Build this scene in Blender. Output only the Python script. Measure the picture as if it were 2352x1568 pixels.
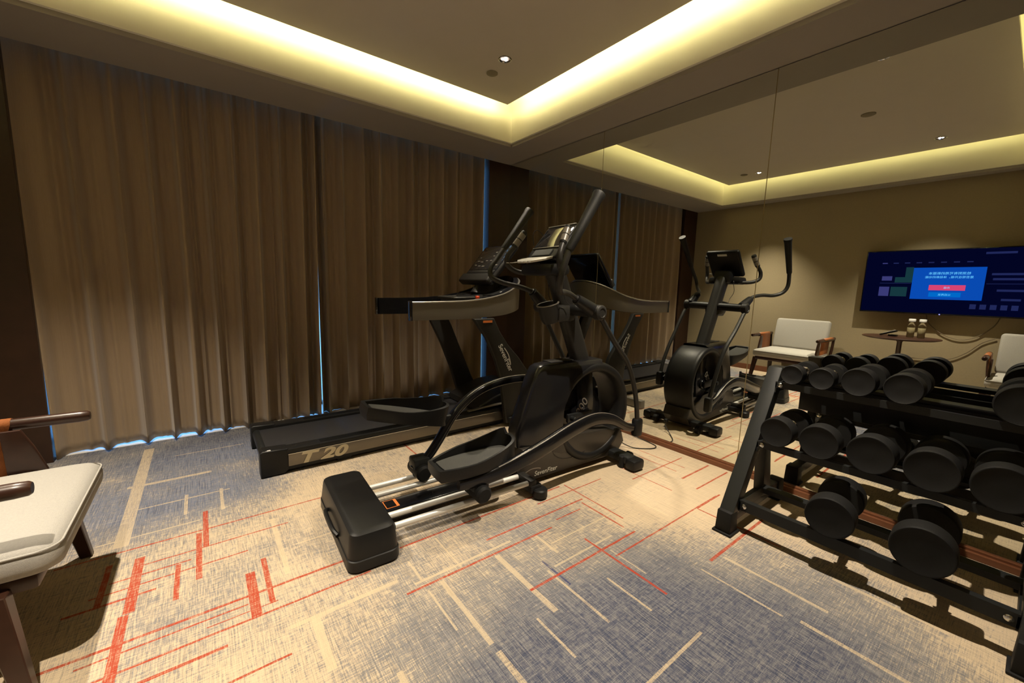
import bpy, bmesh, math, random
from mathutils import Vector, Matrix, Quaternion, Euler
random.seed(7)
SC = bpy.context.scene
for o in list(bpy.data.objects): bpy.data.objects.remove(o)
PI = math.pi
COL = SC.collection

# ------------------------------------------------------------------ camera
F_PX, YAW, PITCH, ROLL = 927.53, 0.6558, 0.1359, 0.0257
cam_d = bpy.data.cameras.new('camera'); cam = bpy.data.objects.new('camera', cam_d); COL.objects.link(cam)
cam_d.sensor_width = 36.0; cam_d.lens = F_PX / 2352 * 36.0; cam_d.clip_start = 0.02
cy_, sy_, cp_, sp_ = math.cos(YAW), math.sin(YAW), math.cos(PITCH), math.sin(PITCH)
fwd = Vector((sy_*cp_, cy_*cp_, -sp_)); right = Vector((cy_, -sy_, 0)); up = right.cross(fwd)
c_, s_ = math.cos(ROLL), math.sin(ROLL)
r2 = right*c_ + up*s_; u2 = up*c_ - right*s_
cam.matrix_world = Matrix(((r2.x, u2.x, -fwd.x, -2.8815), (r2.y, u2.y, -fwd.y, -3.8615), (r2.z, u2.z, -fwd.z, 1.2391), (0, 0, 0, 1)))
SC.camera = cam

# ------------------------------------------------------------------ view, cycles quality
SC.view_settings.view_transform = 'Standard'; SC.view_settings.look = 'None'
SC.view_settings.gamma = 1.0; SC.view_settings.use_curve_mapping = False
SC.view_settings.exposure = 0.0
cy = SC.cycles
cy.max_bounces = 10; cy.diffuse_bounces = 5; cy.glossy_bounces = 6; cy.transmission_bounces = 6; cy.transparent_max_bounces = 8
cy.caustics_reflective = True; cy.caustics_refractive = False
cy.sample_clamp_indirect = 3.0; cy.sample_clamp_direct = 0.0; cy.blur_glossy = 0.0
cy.use_denoising = True
try:
    cy.use_guiding = False
except Exception: pass

# ------------------------------------------------------------------ world (daylight outside, seen and felt only through the curtain gaps)
SKY = (0.13, 0.40, 0.90); SKY_STR = 4.6
w = bpy.data.worlds.new('world'); SC.world = w; w.use_nodes = True
bg = w.node_tree.nodes['Background']; bg.inputs[0].default_value = (*SKY, 1); bg.inputs[1].default_value = SKY_STR

# ------------------------------------------------------------------ light levels
SPOT_W = 480.0; SPOT_COL = (1.0, 0.87, 0.70)
COVE_STR = 54.0; COVE_COL = (1.0, 0.88, 0.41)

# ------------------------------------------------------------------ materials
MATS = {}
def mat(name, col=(.5, .5, .5), rough=.5, metal=0., spec=.5, noise=None, bump=None, emit=None, trans=0., ior=1.45, coat=0., coat_rough=.1):
    """noise=(scale, amount) varies the colour; bump=(scale, strength) gives a surface grain."""
    if name in MATS: return MATS[name]
    m = bpy.data.materials.new(name); m.use_nodes = True; nt = m.node_tree; b = nt.nodes['Principled BSDF']
    b.inputs['Base Color'].default_value = (*col, 1); b.inputs['Roughness'].default_value = rough
    b.inputs['Metallic'].default_value = metal; b.inputs['Specular IOR Level'].default_value = spec
    b.inputs['IOR'].default_value = ior; b.inputs['Transmission Weight'].default_value = trans
    b.inputs['Coat Weight'].default_value = coat; b.inputs['Coat Roughness'].default_value = coat_rough
    if emit:
        b.inputs['Emission Color'].default_value = (*emit[0], 1); b.inputs['Emission Strength'].default_value = emit[1]
    tc = nt.nodes.new('ShaderNodeTexCoord')
    if noise:
        n = nt.nodes.new('ShaderNodeTexNoise'); n.inputs['Scale'].default_value = noise[0]; n.inputs['Detail'].default_value = 4
        nt.links.new(tc.outputs['Object'], n.inputs['Vector'])
        mx = nt.nodes.new('ShaderNodeMix'); mx.data_type = 'RGBA'
        mx.inputs[6].default_value = (*[c*(1-noise[1]) for c in col], 1); mx.inputs[7].default_value = (*[min(1, c*(1+noise[1])) for c in col], 1)
        nt.links.new(n.outputs['Fac'], mx.inputs[0]); nt.links.new(mx.outputs[2], b.inputs['Base Color'])
    if bump:
        n = nt.nodes.new('ShaderNodeTexNoise'); n.inputs['Scale'].default_value = bump[0]; n.inputs['Detail'].default_value = 3
        nt.links.new(tc.outputs['Object'], n.inputs['Vector'])
        bp = nt.nodes.new('ShaderNodeBump'); bp.inputs['Strength'].default_value = bump[1]; bp.inputs['Distance'].default_value = .004
        nt.links.new(n.outputs['Fac'], bp.inputs['Height']); nt.links.new(bp.outputs['Normal'], b.inputs['Normal'])
    MATS[name] = m; return m

M_wallpaper = mat('beige_wallpaper', (.32, .262, .16), .85, noise=(60, .07), bump=(300, .15))
M_plaster = mat('cream_plaster', (.35, .32, .28), .9, noise=(5, .03), bump=(160, .05))
M_cove = mat('white_plaster', (.88, .85, .72), .9, noise=(5, .02))
M_ceil = mat('ceiling_paint', (.62, .57, .49), .9, noise=(5, .03), bump=(160, .05))
M_darkwood = mat('dark_wood_veneer', (.030, .013, .007), .38, noise=(14, .35))
M_chairwood = mat('walnut_wood', (.036, .015, .009), .32, noise=(25, .35))
M_redwood = mat('brown_skirting_wood', (.15, .056, .024), .4, noise=(12, .25))
M_leather = mat('tan_leather', (.30, .10, .03), .45, noise=(30, .2), bump=(250, .2))
M_fabric = mat('grey_linen', (.35, .335, .30), .95, noise=(180, .12), bump=(500, .5))
M_mirror = mat('mirror_silver', (.80, .82, .76), .0, 1.0)
M_edge = mat('mirror_edge', (.30, .24, .12), .35, .6)
M_blackplastic = mat('black_plastic', (.010, .010, .010), .42, spec=.30, noise=(90, .1), bump=(700, .08))
M_glossblack = mat('gloss_black_plastic', (.007, .007, .008), .22, spec=.35, coat=.25)
M_charcoal = mat('charcoal_plastic', (.020, .019, .017), .42, spec=.32, bump=(600, .1))
M_pedal = mat('ribbed_pedal_rubber', (.050, .050, .046), .6, bump=(400, .4))
M_rubber = mat('black_rubber', (.010, .010, .010), .60, spec=.22, noise=(120, .15), bump=(600, .15))
M_blackmetal = mat('black_powder_coat', (.013, .014, .014), .42, spec=.32, bump=(500, .1))
M_chrome = mat('chrome', (.75, .75, .74), .12, 1.0)
M_steel = mat('brushed_rail_steel', (.72, .71, .66), .38, .25)
M_silver = mat('silver_grey_plastic', (.22, .20, .17), .34, .35, bump=(500, .05))
M_belt = mat('running_belt', (.022, .022, .024), .42, noise=(300, .2), bump=(900, .25))
M_white = mat('white_print', (.75, .74, .68), .5)
M_cream = mat('cream_print', (.62, .55, .38), .5)
M_grip = mat('foam_grip', (.012, .012, .011), .5, spec=.3, bump=(300, .3))
M_bolt = mat('zinc_bolt', (.7, .7, .66), .2, 1.0)
M_screen = mat('console_glass', (.02, .02, .02), .06, coat=1.0, coat_rough=.03, spec=.9)
M_orange = mat('orange_label', (.75, .22, .05), .5)
M_red = mat('red_plastic', (.75, .08, .02), .4)
M_whiteplastic = mat('white_plastic', (.75, .74, .72), .4)
M_keys = mat('silver_key_panel', (.55, .54, .46), .35, .2)
M_waterglass = mat('clear_bottle', (.95, .97, .96), .02, trans=1.0, ior=1.33)
M_label = mat('bottle_label', (.42, .36, .20), .6, noise=(40, .3))
M_cable = mat('black_cable', (.02, .018, .016), .5)
M_sensor = mat('grey_sensor', (.24, .21, .14), .6)
M_alu = mat('grey_window_frame', (.25, .27, .28), .4, .5)
def emis(name, col, s):
    m = bpy.data.materials.new(name); m.use_nodes = True; nt = m.node_tree
    nt.nodes.remove(nt.nodes['Principled BSDF']); e = nt.nodes.new('ShaderNodeEmission')
    e.inputs[0].default_value = (*col, 1); e.inputs[1].default_value = s
    nt.links.new(e.outputs[0], nt.nodes['Material Output'].inputs[0]); return m
def glass_mat():
    m = bpy.data.materials.new('window_glass'); m.use_nodes = True; nt = m.node_tree; nt.nodes.remove(nt.nodes['Principled BSDF'])
    t = nt.nodes.new('ShaderNodeBsdfTransparent'); g = nt.nodes.new('ShaderNodeBsdfGlossy'); g.inputs['Roughness'].default_value = .02
    mx = nt.nodes.new('ShaderNodeMixShader'); mx.inputs[0].default_value = .06
    nt.links.new(t.outputs[0], mx.inputs[1]); nt.links.new(g.outputs[0], mx.inputs[2]); nt.links.new(mx.outputs[0], nt.nodes['Material Output'].inputs[0]); return m
M_glass = glass_mat()
M_led = emis('led_strip_light', COVE_COL, COVE_STR)
M_lamp = emis('lamp_chip', (1.0, .86, .82), 40)

def curtain_mat():
    m = bpy.data.materials.new('brown_drape'); m.use_nodes = True; nt = m.node_tree; N = nt.nodes; L = nt.links
    b = N['Principled BSDF']; b.inputs['Roughness'].default_value = .8
    tc = N.new('ShaderNodeTexCoord'); mp = N.new('ShaderNodeMapping'); mp.inputs['Scale'].default_value = (420, 60, 6)
    L.new(tc.outputs['Object'], mp.inputs[0])
    n = N.new('ShaderNodeTexNoise'); n.inputs['Scale'].default_value = 1; n.inputs['Detail'].default_value = 5; L.new(mp.outputs[0], n.inputs[0])
    cr = N.new('ShaderNodeValToRGB'); cr.color_ramp.elements[0].position = .3; cr.color_ramp.elements[1].position = .7
    cr.color_ramp.elements[0].color = (.310, .226, .139, 1); cr.color_ramp.elements[1].color = (.350, .258, .162, 1)
    L.new(n.outputs['Fac'], cr.inputs[0]); L.new(cr.outputs[0], b.inputs['Base Color'])
    b.inputs['Sheen Weight'].default_value = .3
    tr = N.new('ShaderNodeBsdfTranslucent'); tr.inputs[0].default_value = (.5, .5, .5, 1)
    mx = N.new('ShaderNodeMixShader'); mx.inputs[0].default_value = .03
    L.new(b.outputs[0], mx.inputs[1]); L.new(tr.outputs[0], mx.inputs[2]); L.new(mx.outputs[0], N['Material Output'].inputs[0])
    bp = N.new('ShaderNodeBump'); bp.inputs['Strength'].default_value = .25; bp.inputs['Distance'].default_value = .002
    L.new(n.outputs['Fac'], bp.inputs['Height']); L.new(bp.outputs[0], b.inputs['Normal'])
    return m
M_curtain = curtain_mat()

# ------------------------------------------------------------------ object helpers
def tag(o, label=None, cat=None, group=None, kind=None):
    if label: o['label'] = label
    if cat: o['category'] = cat
    if group: o['group'] = group
    if kind: o['kind'] = kind
    return o
def thing(name, label, cat, loc=(0, 0, 0), rz=0, group=None):
    o = bpy.data.objects.new(name, None); COL.objects.link(o); o.location = loc; o.rotation_euler = (0, 0, rz)
    o.empty_display_size = .1
    return tag(o, label, cat, group)
def new_bm(): return bmesh.new()
def obj(name, bm, m, parent=None, smooth=40, sub=0, label=None):
    me = bpy.data.meshes.new(name)
    bmesh.ops.recalc_face_normals(bm, faces=bm.faces[:])
    bm.to_mesh(me); bm.free()
    for mm in (m if isinstance(m, (list, tuple)) else [m]): me.materials.append(mm)
    if smooth:
        me.shade_smooth(); me.set_sharp_from_angle(angle=math.radians(smooth))
    o = bpy.data.objects.new(name, me); COL.objects.link(o)
    if parent: o.parent = parent
    if sub:
        s = o.modifiers.new('sub', 'SUBSURF'); s.levels = sub; s.render_levels = sub
    if label: o['label'] = label
    return o
def box(bm, c, s, bev=0., rot=None, seg=2, taper=None):
    """box centred at c, sizes s; taper=(tx,ty) scales the top face"""
    vs = []
    for z in (-.5, .5):
        for y in (-.5, .5):
            for x in (-.5, .5):
                p = Vector((x*s[0], y*s[1], z*s[2]))
                if taper and z > 0: p.x *= taper[0]; p.y *= taper[1]
                if rot is not None: p = rot @ p
                vs.append(bm.verts.new(p + Vector(c)))
    fs = [bm.faces.new([vs[i] for i in q]) for q in ((0, 2, 3, 1), (4, 5, 7, 6), (0, 1, 5, 4), (2, 6, 7, 3), (0, 4, 6, 2), (1, 3, 7, 5))]
    if bev:
        es = list({e for f in fs for e in f.edges})
        bmesh.ops.bevel(bm, geom=es, offset=bev, segments=seg, profile=.5, affect='EDGES', clamp_overlap=True)
def box2(bm, lo, hi, bev=0., seg=2):
    box(bm, [(a+b)/2 for a, b in zip(lo, hi)], [b-a for a, b in zip(lo, hi)], bev, seg=seg)
def ry(a): return Matrix.Rotation(a, 3, 'Y')
def rx(a): return Matrix.Rotation(a, 3, 'X')
def rzm(a): return Matrix.Rotation(a, 3, 'Z')
def prism(bm, poly, a, b, axis='y', bev=0., seg=2):
    """poly in (x,z) for axis y, (y,z) for axis x, (x,y) for axis z; extruded from a to b"""
    def P(u, v, t):
        return {'y': (u, t, v), 'x': (t, u, v), 'z': (u, v, t)}[axis]
    A = [bm.verts.new(P(u, v, a)) for u, v in poly]; B = [bm.verts.new(P(u, v, b)) for u, v in poly]
    n = len(poly)
    fs = [bm.faces.new(A), bm.faces.new(B[::-1])]
    for i in range(n): fs.append(bm.faces.new((A[i], B[i], B[(i+1) % n], A[(i+1) % n])))
    bmesh.ops.recalc_face_normals(bm, faces=fs)
    if bev:
        es = list({e for f in fs[:2] for e in f.edges})
        bmesh.ops.bevel(bm, geom=es, offset=bev, segments=seg, profile=.5, affect='EDGES', clamp_overlap=True)
def smooth_pts(pts, n=6, closed=False):
    """Catmull-Rom through pts (tuples of any length)"""
    out = []; N = len(pts)
    rng = range(N if closed else N-1)
    for i in rng:
        p0 = pts[(i-1) % N] if (closed or i > 0) else pts[0]
        p1 = pts[i]; p2 = pts[(i+1) % N]
        p3 = pts[(i+2) % N] if (closed or i < N-2) else pts[-1]
        for k in range(n):
            t = k/n
            out.append(tuple(.5*((2*b) + (-a+c)*t + (2*a-5*b+4*c-d)*t*t + (-a+3*b-3*c+d)*t**3) for a, b, c, d in zip(p0, p1, p2, p3)))
    if not closed: out.append(tuple(pts[-1]))
    return out
def sweep(bm, pts, rad, seg=12, flat=None, closed=False, upv=None, power=2.0, caps=True):
    """tube along pts; rad number or list; flat=(a,b) scales section along side and up axes"""
    P = [Vector(p[:3]) for p in pts]; n = len(P)
    R = rad if isinstance(rad, (list, tuple)) else [rad]*n
    T = []
    for i in range(n):
        if closed: d = P[(i+1) % n]-P[(i-1) % n]
        else: d = P[min(i+1, n-1)]-P[max(i-1, 0)]
        T.append(d.normalized() if d.length > 1e-9 else Vector((1, 0, 0)))
    U = Vector(upv) if upv else (Vector((0, 0, 1)) if abs(T[0].z) < .9 else Vector((0, 1, 0)))
    rings = []
    prev = None
    for i in range(n):
        t = T[i]
        if upv: s = U.cross(t)
        else:
            if prev is None: s = U.cross(t)
            else: s = prev - t*prev.dot(t)
        if s.length < 1e-6: s = Vector((0, 1, 0)).cross(t)
        s.normalize(); prev = s; v = t.cross(s)
        fa, fb = flat or (1, 1); ring = []
        for k in range(seg):
            a = 2*PI*k/seg; ca, sa = math.cos(a), math.sin(a)
            ca = math.copysign(abs(ca)**(2/power), ca); sa = math.copysign(abs(sa)**(2/power), sa)
            ring.append(bm.verts.new(P[i] + s*(ca*R[i]*fa) + v*(sa*R[i]*fb)))
        rings.append(ring)
    for i in range(n if closed else n-1):
        a, b = rings[i], rings[(i+1) % n]
        for k in range(seg): bm.faces.new((a[k], a[(k+1) % seg], b[(k+1) % seg], b[k]))
    if not closed and caps:
        bm.faces.new(rings[0][::-1]); bm.faces.new(rings[-1])
def lathe(bm, prof, origin=(0, 0, 0), axis=(0, 0, 1), seg=32, caps=True):
    """prof: list of (radius, height along axis)"""
    ax = Vector(axis).normalized(); q = Vector((0, 0, 1)).rotation_difference(ax); O = Vector(origin)
    rings = []
    for r, h in prof:
        if r < 1e-6: rings.append([bm.verts.new(O + q @ Vector((0, 0, h)))])
        else: rings.append([bm.verts.new(O + q @ Vector((r*math.cos(2*PI*k/seg), r*math.sin(2*PI*k/seg), h))) for k in range(seg)])
    for a, b in zip(rings[:-1], rings[1:]):
        if len(a) == 1 and len(b) == 1: continue
        if len(a) == 1:
            for k in range(seg): bm.faces.new((a[0], b[k], b[(k+1) % seg]))
        elif len(b) == 1:
            for k in range(seg): bm.faces.new((a[k], a[(k+1) % seg], b[0]))
        else:
            for k in range(seg): bm.faces.new((a[k], a[(k+1) % seg], b[(k+1) % seg], b[k]))
    if caps:
        if len(rings[0]) > 1: bm.faces.new(rings[0][::-1])
        if len(rings[-1]) > 1: bm.faces.new(rings[-1])
def cyl(bm, a, b, r, seg=24, bev=.003):
    a, b = Vector(a), Vector(b); L = (b-a).length
    lathe(bm, [(r-bev, 0), (r, bev), (r, L-bev), (r-bev, L)], a, b-a, seg)
def text(name, body, size, m, loc, rot, parent=None, shear=0., extrude=.0006, bold=0., sx=1., align='LEFT'):
    c = bpy.data.curves.new(name, 'FONT'); c.body = body; c.size = size; c.shear = shear; c.extrude = extrude
    c.offset = bold; c.align_x = align; c.materials.append(m)
    o = bpy.data.objects.new(name, c); COL.objects.link(o); o.location = loc; o.rotation_euler = rot; o.scale = (sx, 1, 1)
    if parent: o.parent = parent
    bpy.context.view_layer.update()
    me = bpy.data.meshes.new_from_object(o.evaluated_get(bpy.context.evaluated_depsgraph_get())); me.name = name
    n = bpy.data.objects.new(name, me); COL.objects.link(n); n.parent = parent; n.location = o.location; n.rotation_euler = o.rotation_euler; n.scale = o.scale
    bpy.data.objects.remove(o); n.name = name
    return n
def struct(name, bm, m, smooth=0): return tag(obj(name, bm, m, None, smooth), kind='structure')

# ================================================================== ROOM
W = 4.13; YB = -4.55; H1 = 2.60; HP = 2.90; HS = 3.12
T0x, T1x, T0y, T1y = -.348, -3.973, -.482, -3.72        # tray opening in the soffit
# ---- floor: a carpet; the woven lines of its design are cells of the mesh with their own yarn material
RED = [(-3.45, -2.406, -1.466, .010), (-3.162, -2.598, -1.633, .008), (-3.252, -2.99, -1.705, .009), (-3.30, -2.783, -1.775, .008), (-3.36, -3.099, -1.842, .012),
       (-3.50, -2.435, -2.10, .013), (-3.277, -2.811, -2.147, .008), (-3.35, -2.37, -2.235, .010), (-3.113, -2.883, -2.318, .014), (-2.892, -2.714, -2.478, .009), (-2.94, -2.716, -2.19, .005),
       (-2.298, -1.504, -2.453, .011), (-1.843, -1.16, -2.347, .011), (-1.436, -1.252, -2.416, .008), (-1.88, -1.175, -2.727, .012), (-1.413, -.45, -2.795, .009),
       (-2.21, -1.166, -2.16, .012), (-1.418, -.868, -2.24, .008), (-1.079, -.379, -3.073, .014), (-.472, -.06, -2.68, .011), (-.692, -.419, -2.80, .010),
       (-.70, -.10, -2.365, .009), (-.416, -.06, -2.549, .014), 
       (-1.9, -1.0, -.62, .01), (-3.6, -3.0, -3.6, .012), (-1.2, -.2, -1.45, .010), (-.9, -.1, -1.62, .008), (-4.0, -3.4, -1.2, .01)]
REDV = [(-2.936, -1.268, -1.63, .022), (-2.962, -1.487, -1.873, .022), (-3.170, -1.563, -1.943, .034), (-3.183, -1.949, -2.40, .030), (-3.268, -1.556, -1.843, .020), (-3.034, -1.714, -1.962, .018),
        (-2.790, -1.95, -2.23, .034), (-2.734, -1.877, -2.194, .020), (-1.435, -2.618, -3.071, .012), (-1.128, -2.161, -2.618, .009), (-1.193, -2.373, -2.672, .010), (-.691, -2.806, -3.228, .009),
        (-.246, -2.09, -2.472, .007), (-.346, -2.16, -2.468, .007), (-2.3, -3.2, -3.6, .02), (-.62, -2.2, -2.6, .007), (-1.7, -.9, -1.4, .012)]
CRM = [(-3.24, -2.817, -1.052, .012), (-3.34, -2.958, -1.353, .010), (-2.6, -2.2, -1.85, .010), (-2.25, -1.75, -2.42, .014), (-1.70, -1.30, -2.68, .010), (-1.60, -1.15, -2.55, .009),
       (-3.3, -2.9, -.72, .03), (-2.7, -2.3, -2.36, .02), (-2.0, -1.5, -3.25, .012), (-3.1, -2.7, -.30, .01), (-2.4, -2.0, -.25, .01)]
CRMV = [(-3.25, -.05, -1.42, .055), (-2.151, -2.466, -2.842, .020), (-2.150, -2.878, -3.10, .022), (-2.216, -2.272, -2.421, .010), (-2.04, -2.189, -2.44, .008), (-1.868, -2.467, -2.868, .026),
        (-1.741, -2.679, -3.022, .012), (-1.562, -2.865, -3.084, .011), (-2.22, -2.483, -2.72, .009), (-1.17, -3.076, -3.401, .010), (-1.141, -3.45, -3.85, .018), (-3.02, -1.0, -1.25, .016), (-2.86, -1.02, -1.30, .016),
        (-2.62, -2.35, -2.62, .030), (-2.66, -1.55, -2.05, .02), (-1.62, -2.45, -2.62, .014), (-1.40, -2.75, -2.95, .008), (-1.95, -2.85, -3.05, .010), (-.9, -2.4, -2.75, .012), (-1.0, -3.1, -3.5, .016), (-.75, -3.45, -3.8, .02), (-2.45, -2.75, -3.1, .02)]
NAV = [(-1.83, -2.55, -3.2, .010), (-1.5, -2.7, -3.1, .008), (-1.72, -2.62, -2.80, .010), (-2.05, -2.7, -3.3, .014), (-.95, -3.2, -3.7, .008)]
rects = [(a, b, y-h/2, y+h/2, 1) for a, b, y, h in RED] + [(x-h/2, x+h/2, b, a, 1) for x, a, b, h in REDV] + \
        [(a, b, y-h/2, y+h/2, 2) for a, b, y, h in CRM] + [(x-h/2, x+h/2, b, a, 2) for x, a, b, h in CRMV] + [(x-h/2, x+h/2, b, a, 3) for x, a, b, h in NAV[2:3]]
xs = sorted({round(v, 4) for r in rects for v in r[:2]} | {-W-.02, .02}); ys = sorted({round(v, 4) for r in rects for v in r[2:4]} | {YB-.02, .60})
def carpet_mat(name, tint):
    m = bpy.data.materials.new(name); m.use_nodes = True; nt = m.node_tree; N = nt.nodes; L = nt.links
    b = N['Principled BSDF']; b.inputs['Roughness'].default_value = .97; b.inputs['Specular IOR Level'].default_value = .15
    tc = N.new('ShaderNodeTexCoord')
    def noise(scale, loc=(0, 0, 0), sc=(1, 1, 1), det=4, rough=.55):
        mp = N.new('ShaderNodeMapping'); mp.inputs['Scale'].default_value = sc; mp.inputs['Location'].default_value = loc; L.new(tc.outputs['Object'], mp.inputs[0])
        n = N.new('ShaderNodeTexNoise'); n.inputs['Scale'].default_value = scale; n.inputs['Detail'].default_value = det; n.inputs['Roughness'].default_value = rough
        L.new(mp.outputs[0], n.inputs[0]); return n.outputs['Fac']
    def math_(op, a, bb=None, clamp=False):
        n = N.new('ShaderNodeMath'); n.operation = op; n.use_clamp = clamp
        for i, v in enumerate((a, bb)):
            if v is None: continue
            if isinstance(v, (int, float)): n.inputs[i].default_value = v
            else: L.new(v, n.inputs[i])
        return n.outputs[0]
    def mix(f, a, c):
        n = N.new('ShaderNodeMix'); n.data_type = 'RGBA'
        if isinstance(f, (int, float)): n.inputs[0].default_value = f
        else: L.new(f, n.inputs[0])
        for i, v in ((6, a), (7, c)):
            if isinstance(v, tuple): n.inputs[i].default_value = (*v, 1)
            else: L.new(v, n.inputs[i])
        return n.outputs[2]
    def ramp(v, lo, hi):
        n = N.new('ShaderNodeMapRange'); n.inputs[1].default_value = lo; n.inputs[2].default_value = hi; L.new(v, n.inputs[0]); return n.outputs[0]
    def blob(x, y, rx_, ry_):
        mp = N.new('ShaderNodeMapping'); mp.vector_type = 'POINT'; mp.inputs['Location'].default_value = (-x/rx_, -y/ry_, 0); mp.inputs['Scale'].default_value = (1/rx_, 1/ry_, 0)
        L.new(tc.outputs['Object'], mp.inputs[0]); ln = N.new('ShaderNodeVectorMath'); ln.operation = 'LENGTH'; L.new(mp.outputs[0], ln.inputs[0])
        return ramp(ln.outputs['Value'], 1.25, .35)
    BEIGE, SAND, GREY, BLUE, NAVY, CREAM = (.62, .49, .33), (.46, .38, .28), (.155, .165, .185), (.11, .15, .26), (.018, .038, .10), (.70, .58, .39)
    # woven streaks in both directions; the design fades between beige, grey and navy patches
    fx = noise(1, (0, 0, 0), (16, 200, 1), 5, .7); fy = noise(1, (3, 1, 0), (200, 16, 1), 5, .7); fine = noise(520, det=2)
    weave = math_('ADD', math_('MULTIPLY', fx, .5), math_('MULTIPLY', fy, .5))
    big = noise(1.3, (2.2, .4, 0), (1, 1, 1), 3, .5); mid = noise(5, (7, 3, 0), (1, 1, 1), 3, .55)
    bl1 = blob(-1.50, -3.35, .85, .62); bl2 = blob(-3.15, -.95, .75, .50); bl3 = blob(-1.95, -2.75, .8, .62); bl4 = blob(-2.4, -.45, 1.2, .35); bl5 = blob(-2.55, -1.95, .60, .45)
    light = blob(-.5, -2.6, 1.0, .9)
    D = math_('ADD', .34, math_('MULTIPLY', math_('SUBTRACT', big, .5), 1.1))
    D = math_('ADD', D, math_('MULTIPLY', math_('SUBTRACT', mid, .5), .35))
    D = math_('ADD', D, math_('MULTIPLY', bl1, .85)); D = math_('ADD', D, math_('MULTIPLY', bl3, .34)); D = math_('ADD', D, math_('MULTIPLY', bl5, .22))
    D = math_('ADD', D, math_('MULTIPLY', math_('MAXIMUM', bl2, bl4), .60)); D = math_('ADD', D, math_('MULTIPLY', blob(-3.0, .1, 1.6, .75), .45)); D = math_('SUBTRACT', D, math_('MULTIPLY', light, .30))  # the wide blob puts the shade along the curtains into the carpet colour
    thread = math_('ADD', math_('SUBTRACT', .5, weave), math_('MULTIPLY', math_('SUBTRACT', fine, .5), .16))
    f = ramp(math_('ADD', thread, math_('MULTIPLY', math_('SUBTRACT', D, .5), .26)), -.045, .045)
    darkc = mix(ramp(D, .62, 1.05), GREY, NAVY)
    darkc = mix(math_('MULTIPLY', math_('MAXIMUM', bl2, bl4), .9), darkc, BLUE)
    rag = noise(1, (11, 4, 0), (26, 70, 1), 6, .8); rag2 = noise(1, (2, 14, 0), (90, 22, 1), 6, .8)
    darkc = mix(math_('MULTIPLY', ramp(math_('ADD', math_('MULTIPLY', rag, .5), math_('MULTIPLY', rag2, .5)), .44, .60), .75), darkc, (.26, .255, .25))
    lightc = mix(ramp(D, .25, .8), BEIGE, SAND)
    c = mix(f, lightc, mix(.12, darkc, lightc))
    c = mix(math_('MULTIPLY', math_('MULTIPLY', ramp(thread, -.06, -.11), .6), ramp(D, 1.1, .5)), c, CREAM)
    s1 = noise(1, (5, 2, 0), (5, 330, 1), 3, .6); s2 = noise(1, (1, 9, 0), (330, 5, 1), 3, .6)
    dark_thread = math_('MAXIMUM', math_('MULTIPLY', ramp(s1, .46, .36), .7), ramp(s2, .49, .38))
    c = mix(math_('MULTIPLY', dark_thread, math_('ADD', .22, math_('MULTIPLY', D, .42), True)), c, mix(ramp(D, .5, .9), (.16, .145, .13), (.03, .04, .08)))
    light_thread = math_('MAXIMUM', ramp(s1, .56, .66), ramp(s2, .56, .66))
    c = mix(math_('MULTIPLY', light_thread, .38), c, mix(ramp(D, .4, .9), CREAM, (.34, .33, .31)))
    if tint is not None:
        col, amt = tint
        edge = ramp(math_('ADD', fine, math_('MULTIPLY', thread, -1.6)), .50, .62)
        c = mix(math_('MULTIPLY', math_('SUBTRACT', 1.0, math_('MULTIPLY', edge, .6 if col[1] < .1 else .9)), amt), c, col)
    L.new(c, b.inputs['Base Color'])
    bp = N.new('ShaderNodeBump'); bp.inputs['Strength'].default_value = .6; bp.inputs['Distance'].default_value = .004
    L.new(math_('ADD', fine, weave), bp.inputs['Height']); L.new(bp.outputs[0], b.inputs['Normal'])
    return m
bm = new_bm()
grid = [[bm.verts.new((x, y, 0)) for y in ys] for x in xs]
for i in range(len(xs)-1):
    for j in range(len(ys)-1):
        f = bm.faces.new((grid[i][j], grid[i+1][j], grid[i+1][j+1], grid[i][j+1]))
        mx_, my_ = (xs[i]+xs[i+1])/2, (ys[j]+ys[j+1])/2
        for (a, b_, c0, c1, k) in rects:
            if a < mx_ < b_ and c0 < my_ < c1: f.material_index = k; break
struct('floor', bm, [carpet_mat('carpet', None), carpet_mat('carpet_red_yarn', ((.40, .050, .018), .95)), carpet_mat('carpet_cream_yarn', ((.70, .55, .34), .62)), carpet_mat('carpet_navy_yarn', ((.03, .04, .13), .8))])
# ---- walls
bm = new_bm(); box2(bm, (-W-.1, YB, 0), (-W, .55, HS)); struct('wall_left', bm, M_wallpaper)
bm = new_bm(); box2(bm, (.012, YB, 0), (.11, .55, HS)); struct('wall_right', bm, M_plaster)
bm = new_bm(); box2(bm, (-W-.1, YB-.1, 0), (.11, YB, HS)); struct('wall_back', bm, M_wallpaper)
bm = new_bm(); box2(bm, (-W-.1, .45, 2.72), (.11, .55, HS)); box2(bm, (-W-.1, .10, 0), (-3.73, .55, 2.72)); box2(bm, (-.281, .10, 0), (.11, .55, 2.72)); struct('wall_front', bm, M_cove)
# dark wood columns at both ends of the curtain wall
bm = new_bm(); box2(bm, (-.281, -.0, 0), (.011, .10, 2.76), .003); struct('trim_1', bm, M_darkwood)
bm = new_bm(); box2(bm, (-W, 0, 0), (-3.73, .10, 2.76), .003); struct('trim_2', bm, M_darkwood)
# skirting below the mirror and along the television wall
bm = new_bm(); box2(bm, (-.030, -4.4, 0), (-.012, -.0, .034), .004); box2(bm, (-.014, -4.4, 0), (.011, 0, .046), .003); struct('baseboard_right', bm, M_redwood)
bm = new_bm(); box2(bm, (-W, YB, 0), (-W+.014, -.0, .085), .004); struct('baseboard_left', bm, M_redwood)
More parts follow.
